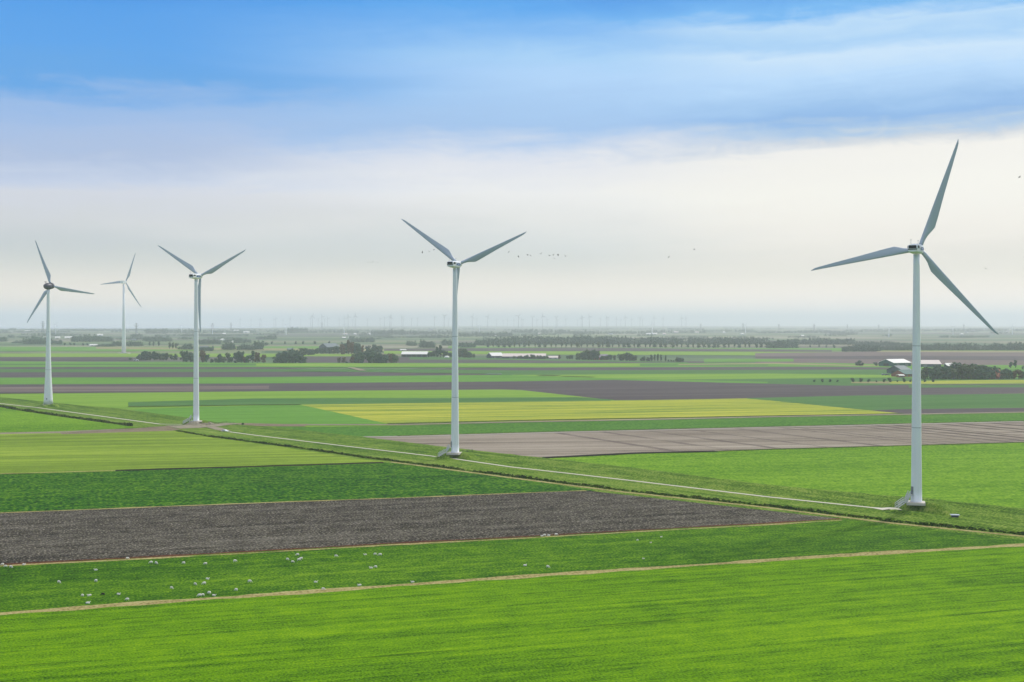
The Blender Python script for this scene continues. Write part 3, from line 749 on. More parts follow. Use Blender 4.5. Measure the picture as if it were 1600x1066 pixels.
b5 = ground(193.5, 552)
t5 = simple_turbine('wind_turbine', b5, 441, 49, (69, 183, 305), 20, 'tall slim turbine farther off, alone between the two left turbines', 'wind turbines away from the dike', rb=3.6)
bm = bmesh.new(); box(bm, -9, 9, -8, 8, -0.5, 0.5); bmobj('concrete_pad', bm, CONC, t5)

ORD = ['first', 'second', 'third', 'fourth', 'fifth', 'sixth', 'seventh', 'eighth', 'ninth', 'tenth', 'eleventh', 'twelfth', 'thirteenth', 'fourteenth', 'fifteenth', 'sixteenth',
       'seventeenth', 'eighteenth', 'nineteenth', 'twentieth']
TENS = ['', '', 'twenty', 'thirty', 'forty', 'fifty', 'sixty', 'seventy', 'eighty', 'ninety']


def ordw(i):
    if i < 20: return ORD[i]
    k = i + 1; t_, u = divmod(k, 10)
    if u == 0: return {20: 'twentieth', 30: 'thirtieth', 40: 'fortieth', 50: 'fiftieth', 60: 'sixtieth', 70: 'seventieth', 80: 'eightieth', 90: 'ninetieth'}[k]
    return TENS[t_] + '-' + ORD[u - 1]


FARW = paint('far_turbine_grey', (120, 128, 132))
hz = [(375, 499), (392, 500), (406, 499), (408, 500), (428, 499), (431, 498), (442, 500), (453, 498), (470, 500), (485, 498), (488, 494), (497, 499), (503, 495), (507, 499), (512, 498),
      (530, 499), (538, 497), (544, 495), (551, 500), (555, 494), (574, 499), (594, 498), (601, 497), (609, 495), (611, 496), (628, 496), (630, 499), (643, 498), (652, 498), (679, 496), (694, 494),
      (701, 499), (738, 495), (745, 499), (762, 495), (776, 500), (786, 501), (793, 500), (803, 500), (810, 494), (815, 499), (817, 500), (832, 496), (839, 500), (848, 494), (855, 499), (869, 496),
      (871, 500), (884, 499), (902, 500), (908, 497), (910, 496), (921, 495), (938, 498), (948, 496), (950, 499), (963, 498), (970, 500), (977, 496), (987, 499), (1000, 497), (1004, 499), (1022, 497), (1036, 498), (1065, 497), (1072, 497)]
rnd = random.Random(11)
proto = {}
for i, (x_, y_) in enumerate(sorted(hz)):
    Dp = float(np.interp(y_, [494, 497, 501], [8600, 10500, 13000])) * rnd.uniform(0.97, 1.03)
    a = (x_ - 800) / F; b = Vector((a * Dp, Dp, 0)); b.z = E(b.x, b.y)
    simple_turbine('wind_turbine', b, y_, 7.2 - (y_ - 494) * 0.5, (rnd.uniform(0, 120),) * 1 + (), rnd.uniform(5, 35), 'hazy skyline wind turbine, %s from the left in the distant wind farm' % ordw(i), 'wind turbines of the distant wind farm on the horizon', mat=FARW, bmat=FARW, detail=False, rb=3.2, cx=1.3) if False else None
    ang = rnd.uniform(0, 120)
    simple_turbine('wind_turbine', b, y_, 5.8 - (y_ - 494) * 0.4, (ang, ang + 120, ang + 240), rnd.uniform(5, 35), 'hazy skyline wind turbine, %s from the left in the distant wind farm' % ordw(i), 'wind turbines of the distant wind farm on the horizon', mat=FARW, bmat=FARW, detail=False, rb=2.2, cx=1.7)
mid = [(87, 507, 523), (284, 508, 521), (332, 508, 524), (447, 508, 524), (537.5, 508, 524), (749, 510, 520), (1019, 506, 524), (1165, 508, 522), (1389, 513, 527), (1489, 511, 524), (1582, 510, 523)]
for i, (x_, y_, yb) in enumerate(mid):
    ang = rnd.uniform(0, 120)
    simple_turbine('wind_turbine', ground(x_, yb), y_, 5, (ang, ang + 120, ang + 240), rnd.uniform(0, 40), 'small white wind turbine among the hazy woods, %s from the left' % ordw(i), 'small wind turbines among the hazy woods', detail=False, rb=1.9)

# pylons
def pylon(base, top_py, label):
    D = base.y; hh = H + (HY - top_py) / F * D - base.z; bm = bmesh.new(); w0, r = hh * 0.09, hh * 0.011
    cs = [(-1, -1), (1, -1), (1, 1), (-1, 1)]
    lv = [(w0, 0), (w0 * 0.62, hh * 0.3), (w0 * 0.36, hh * 0.6), (w0 * 0.2, hh * 0.85), (0.05 * w0, hh)]
    for (wa, za), (wb, zb) in zip(lv, lv[1:]):
        for k in range(4):
            (ax, ay), (bx, by) = cs[k], cs[(k + 1) % 4]
            tube(bm, (ax * wa, ay * wa, za), (ax * wb, ay * wb, zb), r, n=4); tube(bm, (ax * wa, ay * wa, za), (bx * wb, by * wb, zb), r * 0.6, n=4); tube(bm, (bx * wa, by * wa, za), (ax * wb, ay * wb, zb), r * 0.6, n=4)
    root = empty('pylon', base); tag(root, label, 'pylon', 'electricity pylons near the horizon'); bmobj('lattice_mast', bm, M['py'], root)
    for fr, wd in ((0.62, 0.17), (0.76, 0.23), (0.9, 0.15)):
        bm = bmesh.new(); tube(bm, (-hh * wd, 0, hh * fr), (hh * wd, 0, hh * fr), r * 0.8, n=4); tube(bm, (-hh * wd, 0, hh * fr), (0, 0, hh * (fr + 0.06)), r * 0.6, n=4); tube(bm, (hh * wd, 0, hh * fr), (0, 0, hh * (fr + 0.06)), r * 0.6, n=4)
        bmobj('crossarm', bm, M['py'], root)


M['py'] = plain('pylon_steel', (96, 106, 112), 0.6, 0.3)
for x_, yt, yb, lb in ((67, 501.5, 519, 'lattice electricity pylon just left of the leftmost turbine tower'), (213, 504.5, 521, 'lattice electricity pylon right of the tall slim turbine'),
                       (332, 505, 519, 'slender lattice pylon right of the sandy-crossing turbine tower'), (361, 504, 516, 'lattice pylon on a hazy wooded ridge, left of the distant wind farm'), (503, 503.5, 515, 'dark lattice pylon standing under the left part of the distant wind farm'),
                       (1095, 505.5, 516, 'faint lattice pylon right of the distant wind farm'), (1161, 505, 517, 'faint lattice pylon, left one of the close pair'), (1217, 506, 516, 'faint lattice pylon right of the close pair'),
                       (1272, 506, 518, 'darker lattice pylon midway to the nearest turbine'), (1324, 507, 516, 'faint lattice pylon two places left of the nearest turbine'), (1373, 507, 516, 'faint lattice pylon last before the nearest turbine tower'),
                       (1506, 506.5, 516, 'faint lattice pylon right of the nearest turbine, by its low blade tip')):
    pylon(ground(x_, yb), yt, lb)

# ---------------------------------------------------------------- trees
def foliage(name, dark, light):
    m, nt = newmat(name); g = nt.n('ShaderNodeTexCoord').outputs['Object']; oi = nt.n('ShaderNodeObjectInfo').outputs['Random']
    a = nt.noise(g, 0.55, 4, 0.6); b = nt.noise(g, 3.0, 2)
    f_ = nt.math('ADD', nt.math('MULTIPLY', a, 0.8), nt.math('MULTIPLY', b, 0.5)); f_ = nt.math('ADD', f_, nt.math('MULTIPLY', oi, 0.35)); f_ = nt.math('SUBTRACT', f_, 0.35, clamp=True)
    finish(nt, nt.mix(f_, dark, light), 0.85, spec=0.15); return m


FD = foliage('foliage_dark', (0.028, 0.070, 0.048), (0.110, 0.180, 0.105))
FO = foliage('foliage_olive', (0.042, 0.075, 0.036), (0.14, 0.19, 0.08))
FB = foliage('foliage_autumn', (0.07, 0.048, 0.022), (0.20, 0.12, 0.05))
BARK = plain('bark', (70, 60, 52), 0.9, 0.1)


def crown_verts(rnd, shape, nq, h=12.0):
    """leaf clumps spread through several lobes; tree height h"""
    lobes = []
    if shape == 'round':
        for _ in range(9):
            a = rnd.uniform(0, 6.28); r = rnd.uniform(0, 2.6); lobes.append((r * math.cos(a), r * math.sin(a), rnd.uniform(4.2, 9.2), rnd.uniform(1.5, 2.6)))
        lobes.append((0, 0, 7, 3.2))
        for _ in range(5):
            a = rnd.uniform(0, 6.28); r = rnd.uniform(1.2, 3.0); lobes.append((r * math.cos(a), r * math.sin(a), rnd.uniform(1.2, 3.6), rnd.uniform(1.2, 1.9)))
    elif shape == 'tall':
        for i in range(9): lobes.append((rnd.uniform(-0.8, 0.8), rnd.uniform(-0.8, 0.8), 2.8 + i * 0.98, rnd.uniform(1.0, 1.75) * (1 - 0.4 * abs(i - 3.5) / 5)))
    elif shape == 'broad':
        for _ in range(12):
            a = rnd.uniform(0, 6.28); r = rnd.uniform(0.5, 4.0); lobes.append((r * math.cos(a), r * math.sin(a), rnd.uniform(4.0, 9.5) - 0.35 * r, rnd.uniform(1.5, 2.5)))
        for _ in range(6):
            a = rnd.uniform(0, 6.28); r = rnd.uniform(1.2, 3.6); lobes.append((r * math.cos(a), r * math.sin(a), rnd.uniform(1.0, 3.4), rnd.uniform(1.2, 1.9)))
    else:     # bush
        for _ in range(6):
            a = rnd.uniform(0, 6.28); r = rnd.uniform(0, 2.8); lobes.append((r * math.cos(a), r * math.sin(a), rnd.uniform(2.5, 8), rnd.uniform(2.2, 3.6)))
    v, f = [], []
    for _ in range(nq):
        lx, ly, lz, lr = rnd.choice(lobes)
        d = Vector((rnd.gauss(0, 1), rnd.gauss(0, 1), rnd.gauss(0, 1))).normalized(); rr = lr * rnd.uniform(0.35, 1.05)
        c = Vector((lx, ly, lz)) + Vector((d.x * rr, d.y * rr, d.z * rr * 0.85)); s_ = rnd.uniform(0.35, 0.95)
        q = (d + Vector((rnd.uniform(-.7, .7), rnd.uniform(-.7, .7), rnd.uniform(-.2, .9)))).to_track_quat('Z', 'Y').to_matrix(); b = len(v)
        for k in range(5):
            a = 2 * math.pi * k / 5 + rnd.uniform(-.4, .4); v.append(c + q @ Vector((math.cos(a) * s_ * rnd.uniform(.6, 1.1), math.sin(a) * s_ * rnd.uniform(.6, 1.1), rnd.uniform(-.2, .2))))
        f.append(tuple(range(b, b + 5)))
    return v, f


def trunk_mesh(rnd, shape):
    bm = bmesh.new(); top = 7.5 if shape != 'bush' else 4; tube(bm, (0, 0, -0.3), (0.1, 0, 3), 0.34, 0.24, 7); tube(bm, (0.1, 0, 3), (0, 0.1, top), 0.24, 0.08, 6)
    for _ in range(6):
        a = rnd.uniform(0, 6.28); z_ = rnd.uniform(2.4, 5); tube(bm, (0.05, 0, z_), (math.cos(a) * 2.3, math.sin(a) * 2.3, z_ + rnd.uniform(1.5, 3)), 0.13, 0.04, 5)
    me = bpy.data.meshes.new('trunk'); bm.to_mesh(me); bm.free(); me.materials.append(BARK); return me


TREES = {}
rt_ = random.Random(3)
for shape in ('round', 'tall', 'broad', 'bush'):
    for kk in range(3):
        v, f = crown_verts(rt_, shape, 680 if shape != 'bush' else 420)
        for mn, mm in (('dark', FD), ('olive', FO), ('autumn', FB)):
            me = bpy.data.meshes.new('crown'); me.from_pydata([tuple(p) for p in v], [], f); me.update(); me.materials.append(mm)
            TREES[(shape, mn, kk)] = me
        TREES[(shape, 'trunk', kk)] = trunk_mesh(rt_, shape)
rt_ = random.Random(8); tcount = [0]


def tree(px, py, hpx, shape='round', col='dark', label='', group=None, wide=1.0, name=None, off=0.0):
    p = ground(px, py); p.y += off; p.z = E(p.x, p.y); h = 1.12 * hpx / F * p.y; k = rt_.randrange(3); s_ = h / {'round': 11.0, 'tall': 11.6, 'broad': 11.0, 'bush': 9.6}[shape]
    o = empty(name or ('bush' if shape == 'bush' else 'tree'), p, rt_.uniform(0, 6.28)); o.scale = (s_ * wide, s_ * wide, s_)
    tag(o, label, 'bush' if shape == 'bush' else 'tree', group); tcount[0] += 1
    for nm, me in (('trunk', TREES[(shape, 'trunk', k)]), ('crown', TREES[(shape, col, k)])):
        c = bpy.data.objects.new(nm, me); C.collection.objects.link(c); c.parent = o
    return o


def grove(items, where, group):
    """items (px, baseline, height px, shape, colour, width) left to right"""
    items = sorted(items)
    kinds = {'round': 'round-crowned tree', 'tall': 'upright tree', 'broad': 'broad-crowned tree', 'bush': 'low bush'}
    cl = {'dark': 'dark', 'olive': 'olive', 'autumn': 'russet'}
    for i, it in enumerate(items):
        x_, yb, hp, sh, co = it[:5]; wd = it[5] if len(it) > 5 else 1.0
        pos = 'leftmost' if i == 0 else ('rightmost' if i == len(items) - 1 else ordw(i) + ' from the left')
        tree(x_, yb, hp, sh, co, '%s %s, %s %s' % (cl[co], kinds[sh], pos, where), group, wd)


rg = random.Random(21)


def fill(x0, x1, yb, hs, n, shapes=('round', 'broad', 'bush'), cols=('dark', 'dark', 'olive'), wd=1.0, jy=0.5):
    out = []
    for i in range(n):
        x_ = x0 + (x1 - x0) * (i + 0.5) / n + rg.uniform(-0.25, 0.25) * (x1 - x0) / n
        hp = float(np.interp((x_ - x0) / (x1 - x0), np.linspace(0, 1, len(hs)), hs)) * rg.uniform(0.88, 1.08)
        out.append((x_, yb - rg.uniform(0, jy), hp, rg.choice(shapes), rg.choice(cols), wd * rg.uniform(0.9, 1.15)))
    return out


grove([(203, 562.6, 4, 'bush', 'dark', 1.6)] + fill(217, 262, 562.8, [8, 14, 11, 10], 9, wd=1.2) + fill(264, 276, 562.5, [8, 10], 2), 'in the dark grove left of the third turbine', 'trees of the grove left of the third turbine')
grove([(286, 565.5, 16, 'round', 'dark', .9), (292, 565.5, 19, 'broad', 'dark', .8), (298, 565.5, 14, 'round', 'dark', 1), (302, 565.5, 10, 'bush', 'dark', 1)], 'in the clump touching the third turbine tower', 'trees beside the third turbine tower')
grove([(316, 566.5, 18, 'round', 'autumn', .8), (323, 566.5, 12, 'round', 'dark', 1), (331, 567, 6, 'bush', 'olive', 1.3), (337, 567, 8, 'bush', 'dark', 1.2), (343, 567, 13, 'round', 'dark', 1), (349, 567, 9, 'bush', 'olive', 1), (356, 567, 15, 'round', 'olive', .8),
       (362, 567, 10, 'bush', 'dark', 1.1), (370, 567.3, 20, 'broad', 'dark', .8), (377, 567.3, 17, 'round', 'dark', .8), (382, 567.3, 10, 'bush', 'autumn', 1.1), (388, 567.4, 12, 'round', 'dark', 1), (395, 567.4, 17, 'tall', 'dark', 1.1), (402, 567.4, 16, 'round', 'autumn', .9), (412, 567.4, 13, 'round', 'autumn', .9)],
      'in the mixed row right of the third turbine', 'trees of the mixed row')
grove(fill(430, 474, 567.4, [14, 18, 20, 17, 15], 9, wd=1.1), 'in the dense dark middle-left grove', 'trees of the dense dark grove')
grove([(530, 567.5, 9, 'round', 'autumn', 1), (537, 567.5, 9, 'round', 'autumn', 1), (541, 567.8, 4, 'bush', 'dark', 1.4)] + fill(548, 570, 567.5, [10, 18, 12], 5, cols=('olive', 'autumn', 'dark')) + fill(573, 607, 567.6, [16, 20, 17, 14], 7) + fill(609, 622, 567.5, [13, 12], 3, cols=('autumn', 'olive')),
      'in the garden row below the grey barn', 'trees of the garden row in front of the barn')
grove(fill(463, 494, 555, [6, 12, 11, 8], 7, wd=1.2), 'in the clump left of the grey barn', 'trees left of the grey barn')
grove(fill(494, 530, 553.5, [9, 10, 12], 8, ('round', 'bush')) + fill(532, 570, 554, [14, 20, 16, 12], 8, ('round', 'broad', 'tall'), ('olive', 'dark', 'autumn')), 'among yard trees touching the grey barn', 'trees around the grey gabled barn')
grove(fill(574, 597, 551.5, [9, 12, 10], 5), 'in the round clump right of the grey barn', 'trees right of the grey barn')
grove(fill(667, 685, 558.5, [7, 12], 4) + [(683, 558.5, 15, 'tall', 'dark', 1), (688, 558.5, 17, 'tall', 'dark', 1), (693, 558.5, 11, 'round', 'dark', 1), (698, 558.5, 9, 'round', 'dark', 1), (704, 558.5, 7, 'bush', 'dark', 1.2)], 'at the end of the open shed', 'trees behind the open shed')
grove(fill(717, 742, 559, [12, 13, 9, 6], 6), 'just right of the V-bladed turbine tower', 'trees between the tower and the long barn')
grove(fill(802, 858, 561, [4, 5, 6, 5, 4], 11, ('bush', 'round'), wd=1.3), 'before the long pink-roofed barn', 'bushes before the long barn')
grove([(874, 561, 6, 'bush', 'autumn', 1)] + fill(883, 897, 561.5, [6, 7, 5], 3) + fill(900, 937, 562.5, [7, 14, 15, 12], 9) + fill(938, 962, 563, [7, 8, 7], 6, ('bush', 'round')) + fill(966, 996, 563.8, [11, 13, 11, 6], 7, cols=('olive', 'dark', 'dark')), 'in the middle farm grove', 'trees of the middle farm grove')
grove([(1002, 564.5, 4, 'bush', 'dark', 1.3)] + fill(1005, 1016, 565, [8, 6], 3) + [(1018, 565.3, 10, 'tall', 'dark', 1), (1023, 565.3, 10, 'tall', 'dark', 1), (1028, 565.3, 11, 'tall', 'dark', 1), (1033, 565.3, 10, 'tall', 'dark', 1), (1040, 565.4, 9, 'tall', 'dark', 1)] + fill(1042, 1054, 565.6, [4, 3], 3, ('bush',)) + fill(1056, 1069, 566, [7, 7, 5], 4), 'in the small pointed grove', 'trees of the small pointed grove')
grove([(1338, 571.5, 6, 'bush', 'dark', 1.2), (1343, 571.5, 8, 'round', 'dark', 1.2), (1348, 571.5, 5, 'bush', 'dark', 1.2), (1369, 571.6, 5, 'bush', 'dark', 1.5), (1374, 571.6, 4, 'bush', 'olive', 1.5)], 'left of the green-gabled barn', 'bushes left of the green barn')
big = []
for i in range(30):
    x_ = 1441 + (1560 - 1441) * (i + 0.5) / 30 + rg.uniform(-2, 2); row = i % 3
    hp = float(np.interp(x_, [1441, 1455, 1475, 1500, 1510, 1520, 1540, 1555, 1562], [16, 19, 22, 24, 25, 21, 22, 19, 14])) * rg.uniform(0.85, 1.05)
    big.append((x_, 592.8 - row * 0.7, hp - (2.5 if row == 0 and rg.random() < .6 else 0), rg.choice(('round', 'broad', 'round')), rg.choice(('dark', 'dark', 'olive')), 1.0))
grove(big, 'in the large dark farm wood', 'trees of the large dark wood')
grove([(1567, 592.6, 14, 'round', 'dark', 1), (1573, 592.6, 16, 'round', 'dark', 1), (1578, 592.6, 13, 'round', 'dark', 1)], 'beside the red-roofed house', 'trees beside the red-roofed house')
grove([(1585, 592.4, 12, 'round', 'autumn', 1), (1592, 592.4, 14, 'round', 'autumn', 1.1), (1599, 592.4, 12, 'round', 'olive', 1)], 'in the russet clump at the right edge', 'russet trees at the right edge')
grove([(1579.5, 575.6, 9, 'tall', 'dark', 1.6), (1586.5, 575, 11, 'tall', 'dark', 1.4), (1598, 577, 5, 'bush', 'dark', 1)], 'in the field behind the russet clump', 'lone dark trees in the far right field')
bx = [(1272.5, 3.6), (1285, 4.6), (1297, 4.4), (1309, 3.2), (1333, 6), (1345, 6), (1357.5, 4.6), (1369, 2.6), (1381, 5), (1391, 6.2), (1402, 2.8), (1413, 6), (1423, 4.5), (1445, 4.6), (1457.5, 4.8)]
for i, (x_, h_) in enumerate(bx):
    tree(x_, 597.3, h_, 'bush', 'dark', 'small dark round bush, %s from the left in the spaced row' % ordw(i), 'small round bushes planted in a row', 1.15)
# spaced trees farther out
sp_ = fill(395, 560, 538.5, [4, 5, 4], 9, ('round',), jy=0.3) + [(278 + 7 * i, 541.5, 5 + i % 3, 'tall', 'dark', 1) for i in (0,)]
grove(sp_, 'in the sparse row on the pale strip', 'spaced trees on the pale strip')
grove([(101, 540, 4, 'round', 'dark', 1.2), (110, 540, 4.4, 'round', 'dark', 1.2), (116, 540, 4.4, 'round', 'dark', 1.2), (130, 540.5, 4, 'round', 'dark', 1.2), (137, 540.5, 4, 'round', 'dark', 1.2)], 'in the dotted row between the left turbines', 'dotted trees between the left turbines')
grove([(234, 541, 6, 'tall', 'dark', 1.5), (240, 541, 6, 'tall', 'dark', 1.5), (248, 541, 7, 'tall', 'dark', 1.5), (265, 545, 9, 'tall', 'olive', 1.4), (270, 545, 9, 'tall', 'olive', 1.4), (275, 545, 8, 'tall', 'olive', 1.4)], 'in the upright trees beyond the dark grove', 'upright trees in the hazy field')
grove([(1266, 543, 4, 'round', 'dark', 1), (1280, 543, 4, 'round', 'dark', 1), (1291, 543.5, 4, 'round', 'dark', 1), (1303, 544, 4.6, 'bush', 'dark', 1)], 'in the far pasture', 'dotted trees in the far pasture')
# the avenue of slim trees in the middle
av = []
for i in range(54):
    x_ = 762 + i * 8.2 + rg.uniform(-1.5, 1.5); av.append((x_, 543 + (x_ - 762) / 440 * 0.8, rg.uniform(6.5, 9), rg.choice(('round', 'tall')), rg.choice(('dark', 'olive', 'olive')), 1.15))
grove(av, 'in the long avenue', 'trees of the long avenue')

# hazy woods: masses
def woodland(x0, x1, yb, tops, dens, label, cols=FD, depth=1.2, nq=55):
    rnd = random.Random(int(x0 * 7 + yb)); V, Fc = [], []
    kinds = [crown_verts(rnd, s_, nq) for s_ in ('round', 'broad', 'round', 'tall', 'bush')]
    n = int((x1 - x0) * dens * 2.6)
    for i in range(n):
        x_ = rnd.uniform(x0, x1); p = ground(x_, yb - rnd.uniform(0, depth)); u = (x_ - x0) / (x1 - x0)
        hp = float(np.interp(u, np.linspace(0, 1, len(tops)), tops)) * rnd.uniform(0.7, 1.08); h = hp / F * ground(x_, yb).y; s_ = h / 11; sw = max(s_, 1.1) * rnd.uniform(.9, 1.3)
        v, f = kinds[rnd.randrange(5)]; b = len(V); a = rnd.uniform(0, 6.28); ca, sa = math.cos(a), math.sin(a)
        V += [(p.x + (q.x * ca - q.y * sa) * sw, p.y + (q.x * sa + q.y * ca) * sw, p.z + (q.z - 1.8) * s_ * 1.12) for q in v]
        Fc += [tuple(b + k for k in ff) for ff in f]
    tag(pymesh('woodland', V, Fc, cols), label, None, None, 'stuff')


for wd_ in [(-120, 10, 534, [7, 9, 8], 1.2, 'hazy woodland at the left edge'), (-60, 12, 519.5, [4, 5], 1.0, 'faint woodland at the left skyline'), (14, 24, 517, [5, 5], 1, 'small faint copse at the left skyline'), (12, 22, 528, [5, 5], .8, 'small hazy copse near the left edge'),
            (20, 34, 536.5, [3, 4], 1, 'hazy low thicket near the left edge'), (36, 96, 537.6, [10, 13, 9, 6], 1.0, 'hazy woodland around the leftmost turbine tower'), (112, 175, 534, [9, 13, 12, 8], 0.9, 'hazy woodland with pale roofs left of the tall slim turbine'),
            (150, 178, 541.8, [3, 5], 0.9, 'low hazy thicket before the tall slim turbine'), (175, 222, 541.2, [8, 8], 0.9, 'hazy woodland behind the tall slim turbine'), (22, 110, 519.5, [2.6, 3.4, 3], .7, 'faint line of trees behind the leftmost turbine'), (98, 230, 517, [3, 3.5, 3], .7, 'faint line of trees behind the tall slim turbine'),
            (205, 222, 527, [6, 6], 1, 'hazy copse right of the tall slim turbine'), (224, 268, 534, [8, 10, 8], .9, 'hazy woodland left of the sandy-crossing tower'), (228, 262, 521.5, [9, 8], .9, 'hazy ridge of trees on the left skyline'), (262, 400, 520.5, [6, 7, 5, 5, 4], .7, 'hazy woodland behind the sandy-crossing tower'),
            (280, 302, 546.5, [5, 11, 9], .9, 'hazy copse left of the sandy-crossing tower'), (310, 345, 537.5, [7, 8, 8], .9, 'hazy copse right of the sandy-crossing tower'), (312, 334, 548.5, [8, 6, 8], .8, 'hazy garden trees right of the sandy-crossing tower'), (346, 366, 547, [11, 12], .9, 'dark hazy grove in the middle left'),
            (370, 398, 547, [10, 10], .9, 'dark hazy grove next to its twin'), (350, 392, 536, [5, 8, 6], .8, 'hazy tree belt above the twin groves'), (398, 410, 546.5, [16, 15], .9, 'tall hazy copse left of the dotted strip'), (409, 417, 540, [6, 5], .9, 'small hazy copse beside the tall one'),
            (400, 432, 530.5, [4, 6, 9], .8, 'hazy wood above the dotted strip'), (430, 445, 521.5, [5, 6], .8, 'faint copse under the distant wind farm'), (450, 480, 520.5, [9, 10], .7, 'faint wood under the distant wind farm'), (480, 560, 520.5, [4, 5, 6], .7, 'faint tree belt under the distant wind farm'),
            (545, 552, 532, [8, 8], .9, 'hazy copse by the dark rectangular wood'), (548, 584, 535, [7, 8, 7], 1.2, 'dark rectangular hazy wood'), (580, 712, 523.5, [8, 9, 7, 8], .7, 'pale blue wood under the middle of the wind farm'), (655, 716, 528.5, [5, 6], .7, 'hazy belt in front of the pale blue wood'),
            (635, 650, 540.5, [8, 7], .9, 'hazy copse of round trees'), (656, 680, 543.4, [12, 13, 10], .8, 'hazy pair of tall groves left of the V-bladed tower'), (690, 706, 540, [11, 9], .8, 'hazy copse beside the V-bladed tower'), (716, 742, 543.5, [9, 8], 1, 'dark hazy wood right of the V-bladed tower'),
            (716, 800, 526.5, [8, 8, 9], .7, 'pale blue wood right of the V-bladed tower'), (742, 800, 540, [9, 14, 15], .7, 'hazy poplar belt at the centre'), (800, 1140, 538, [14, 15, 13, 15, 14, 12, 13, 11, 12, 13], .8, 'long hazy blue-green wood across the middle'),
            (800, 890, 520.5, [6, 7, 6], .7, 'faint blue wood behind the long hazy wood'), (890, 1010, 522, [6, 5, 6], .6, 'faint blue belt behind the long hazy wood'), (1010, 1102, 520.5, [5, 5, 6], .6, 'faint blue belt left of the close pylons'), (1100, 1180, 519, [4, 5], .6, 'faint blue belt at the close pylons'),
            (1130, 1200, 538, [12, 13, 11], .7, 'hazy wood left of the far pasture'), (1200, 1246, 544.3, [12, 16, 14], .8, 'dark hazy wood beside the far pasture'), (1240, 1335, 538.6, [10, 11, 10], .8, 'hazy wood behind the far pasture'), (1318, 1376, 549.3, [8, 12, 12, 11], .8, 'dark hazy wood right of the far pasture'),
            (1335, 1425, 541, [8, 9, 8, 5], .6, 'hazy trees and roofs left of the nearest turbine'), (1376, 1600, 547.8, [7, 8, 11, 13, 13, 10, 13, 14], .8, 'long hazy wood crossing behind the nearest turbine'), (1600, 1720, 547.8, [14, 12], .8, 'hazy wood beyond the right edge'),
            (1200, 1320, 521, [4, 5, 4], .6, 'faint blue belt right of the middle'), (1320, 1430, 519, [4, 5], .6, 'faint blue belt left of the nearest turbine'), (1436, 1700, 518, [4, 5, 4, 5], .6, 'faint blue belt right of the nearest turbine'), (1500, 1545, 528, [4, 4], .7, 'small hazy belt under the low blade tip')]:
    woodland(*wd_)
rk = random.Random(77)
for i in range(26):     # horizon belts over the whole width
    x0 = -100 + i * 68 + rk.uniform(-15, 15); yb = rk.choice((514.2, 515.2, 516.5))
    if x0 < 520: yb = 516.8
    woodland(x0, x0 + rk.uniform(50, 100), yb, [rk.uniform(1.8, 3.2), rk.uniform(2, 3.6)], 0.5, 'very faint tree line at the skyline, %s from the left' % ordw(i), depth=0.5, nq=45)

for i in range(64):     # small belts and copses dotted through the hazy distance
    yb = rk.choice((518.0, 519.5, 521.5, 523.5, 525.5, 528.0, 530.5)); x0 = rk.uniform(-120, 1640)
    woodland(x0, x0 + rk.uniform(12, 70), yb, [rk.uniform(2.2, 4.5), rk.uniform(2.5, 5), rk.uniform(2, 4)], 0.5, 'small hazy tree belt on the distant plain, %s of many' % ordw(i), depth=0.8, nq=45)

# ---------------------------------------------------------------- farm buildings
ROOFW = plain('roof_pale_sheet', (232, 230, 226), 0.5, 0.4, 0.06); ROOFP = plain('roof_pinkish_sheet', (214, 200, 196), 0.6); ROOFG = plain('roof_grey', (112, 122, 128), 0.7); ROOFR = plain('roof_red_tile', (168, 96, 72), 0.8)
WALLG = plain('wall_green', (40, 92, 88), 0.7); WALLD = plain('wall_dark', (66, 84, 92), 0.8); WALLW = plain('wall_white', (206, 206, 204), 0.8); WALLB = plain('wall_brick', (150, 96, 84), 0.85); GLASS = plain('glass_dark', (30, 38, 46), 0.15, 0.6)


def barn(xa, xb, yb, eave, ridge, yaw, depth_m, wall, roof, label, gable=None, doors=2, cat='barn', name='barn', openside=False):
    """xa..xb pixel span of the long wall facing us, heights in px, yaw turns it"""
    p = ground((xa + xb) / 2, yb); s_ = p.y / F; L = (xb - xa) * s_ / max(0.35, math.cos(math.radians(yaw))); he, hr = eave * s_, ridge * s_
    root = empty(name, p, math.radians(yaw)); tag(root, label, cat, 'farm buildings in the middle distance')
    d = depth_m; v = [(-L / 2, 0, -0.3), (L / 2, 0, -0.3), (L / 2, d, -0.3), (-L / 2, d, -0.3), (-L / 2, 0, he), (L / 2, 0, he), (L / 2, d, he), (-L / 2, d, he), (-L / 2, d / 2, hr - 0.1), (L / 2, d / 2, hr - 0.1)]
    pymesh('wall', v, [(0, 1, 5, 4), (1, 2, 6, 9, 5), (2, 3, 7, 6), (3, 0, 4, 8, 7)], wall, root)
    o = 0.6; th = 0.25; sl = (hr - he) / (d / 2)
    v = []
    for x_ in (-L / 2 - o, L / 2 + o):
        for yy, zz in ((-o, he - o * sl), (d / 2, hr), (d + o, he - o * sl)): v += [(x_, yy, zz), (x_, yy, zz + th)]
    pymesh('roof', v, [(0, 2, 8, 6), (2, 4, 10, 8), (1, 7, 9, 3), (3, 9, 11, 5), (0, 6, 7, 1), (4, 5, 11, 10), (0, 1, 3, 2), (2, 3, 5, 4), (6, 8, 9, 7), (8, 10, 11, 9)], roof, root)
    for i in range(doors):
        cx = -L / 2 + L * (i + 0.5) / doors; wv = L / doors * (0.35 if openside else 0.18); bm = bmesh.new(); box(bm, cx - wv, cx + wv, -0.12, 0.05, 0, he * 0.78)
        bmobj('door', bm, GRILLE if openside else DOOR, root)  # on an open side, black panels paint in the shaded bays
    if gable:
        for gx_ in (-L / 2,):
            bm = bmesh.new(); box(bm, gx_ - 0.12, gx_ + 0.05, d * 0.32, d * 0.68, 0, he * 0.8); bmobj('door', bm, GRILLE, root)
    return root


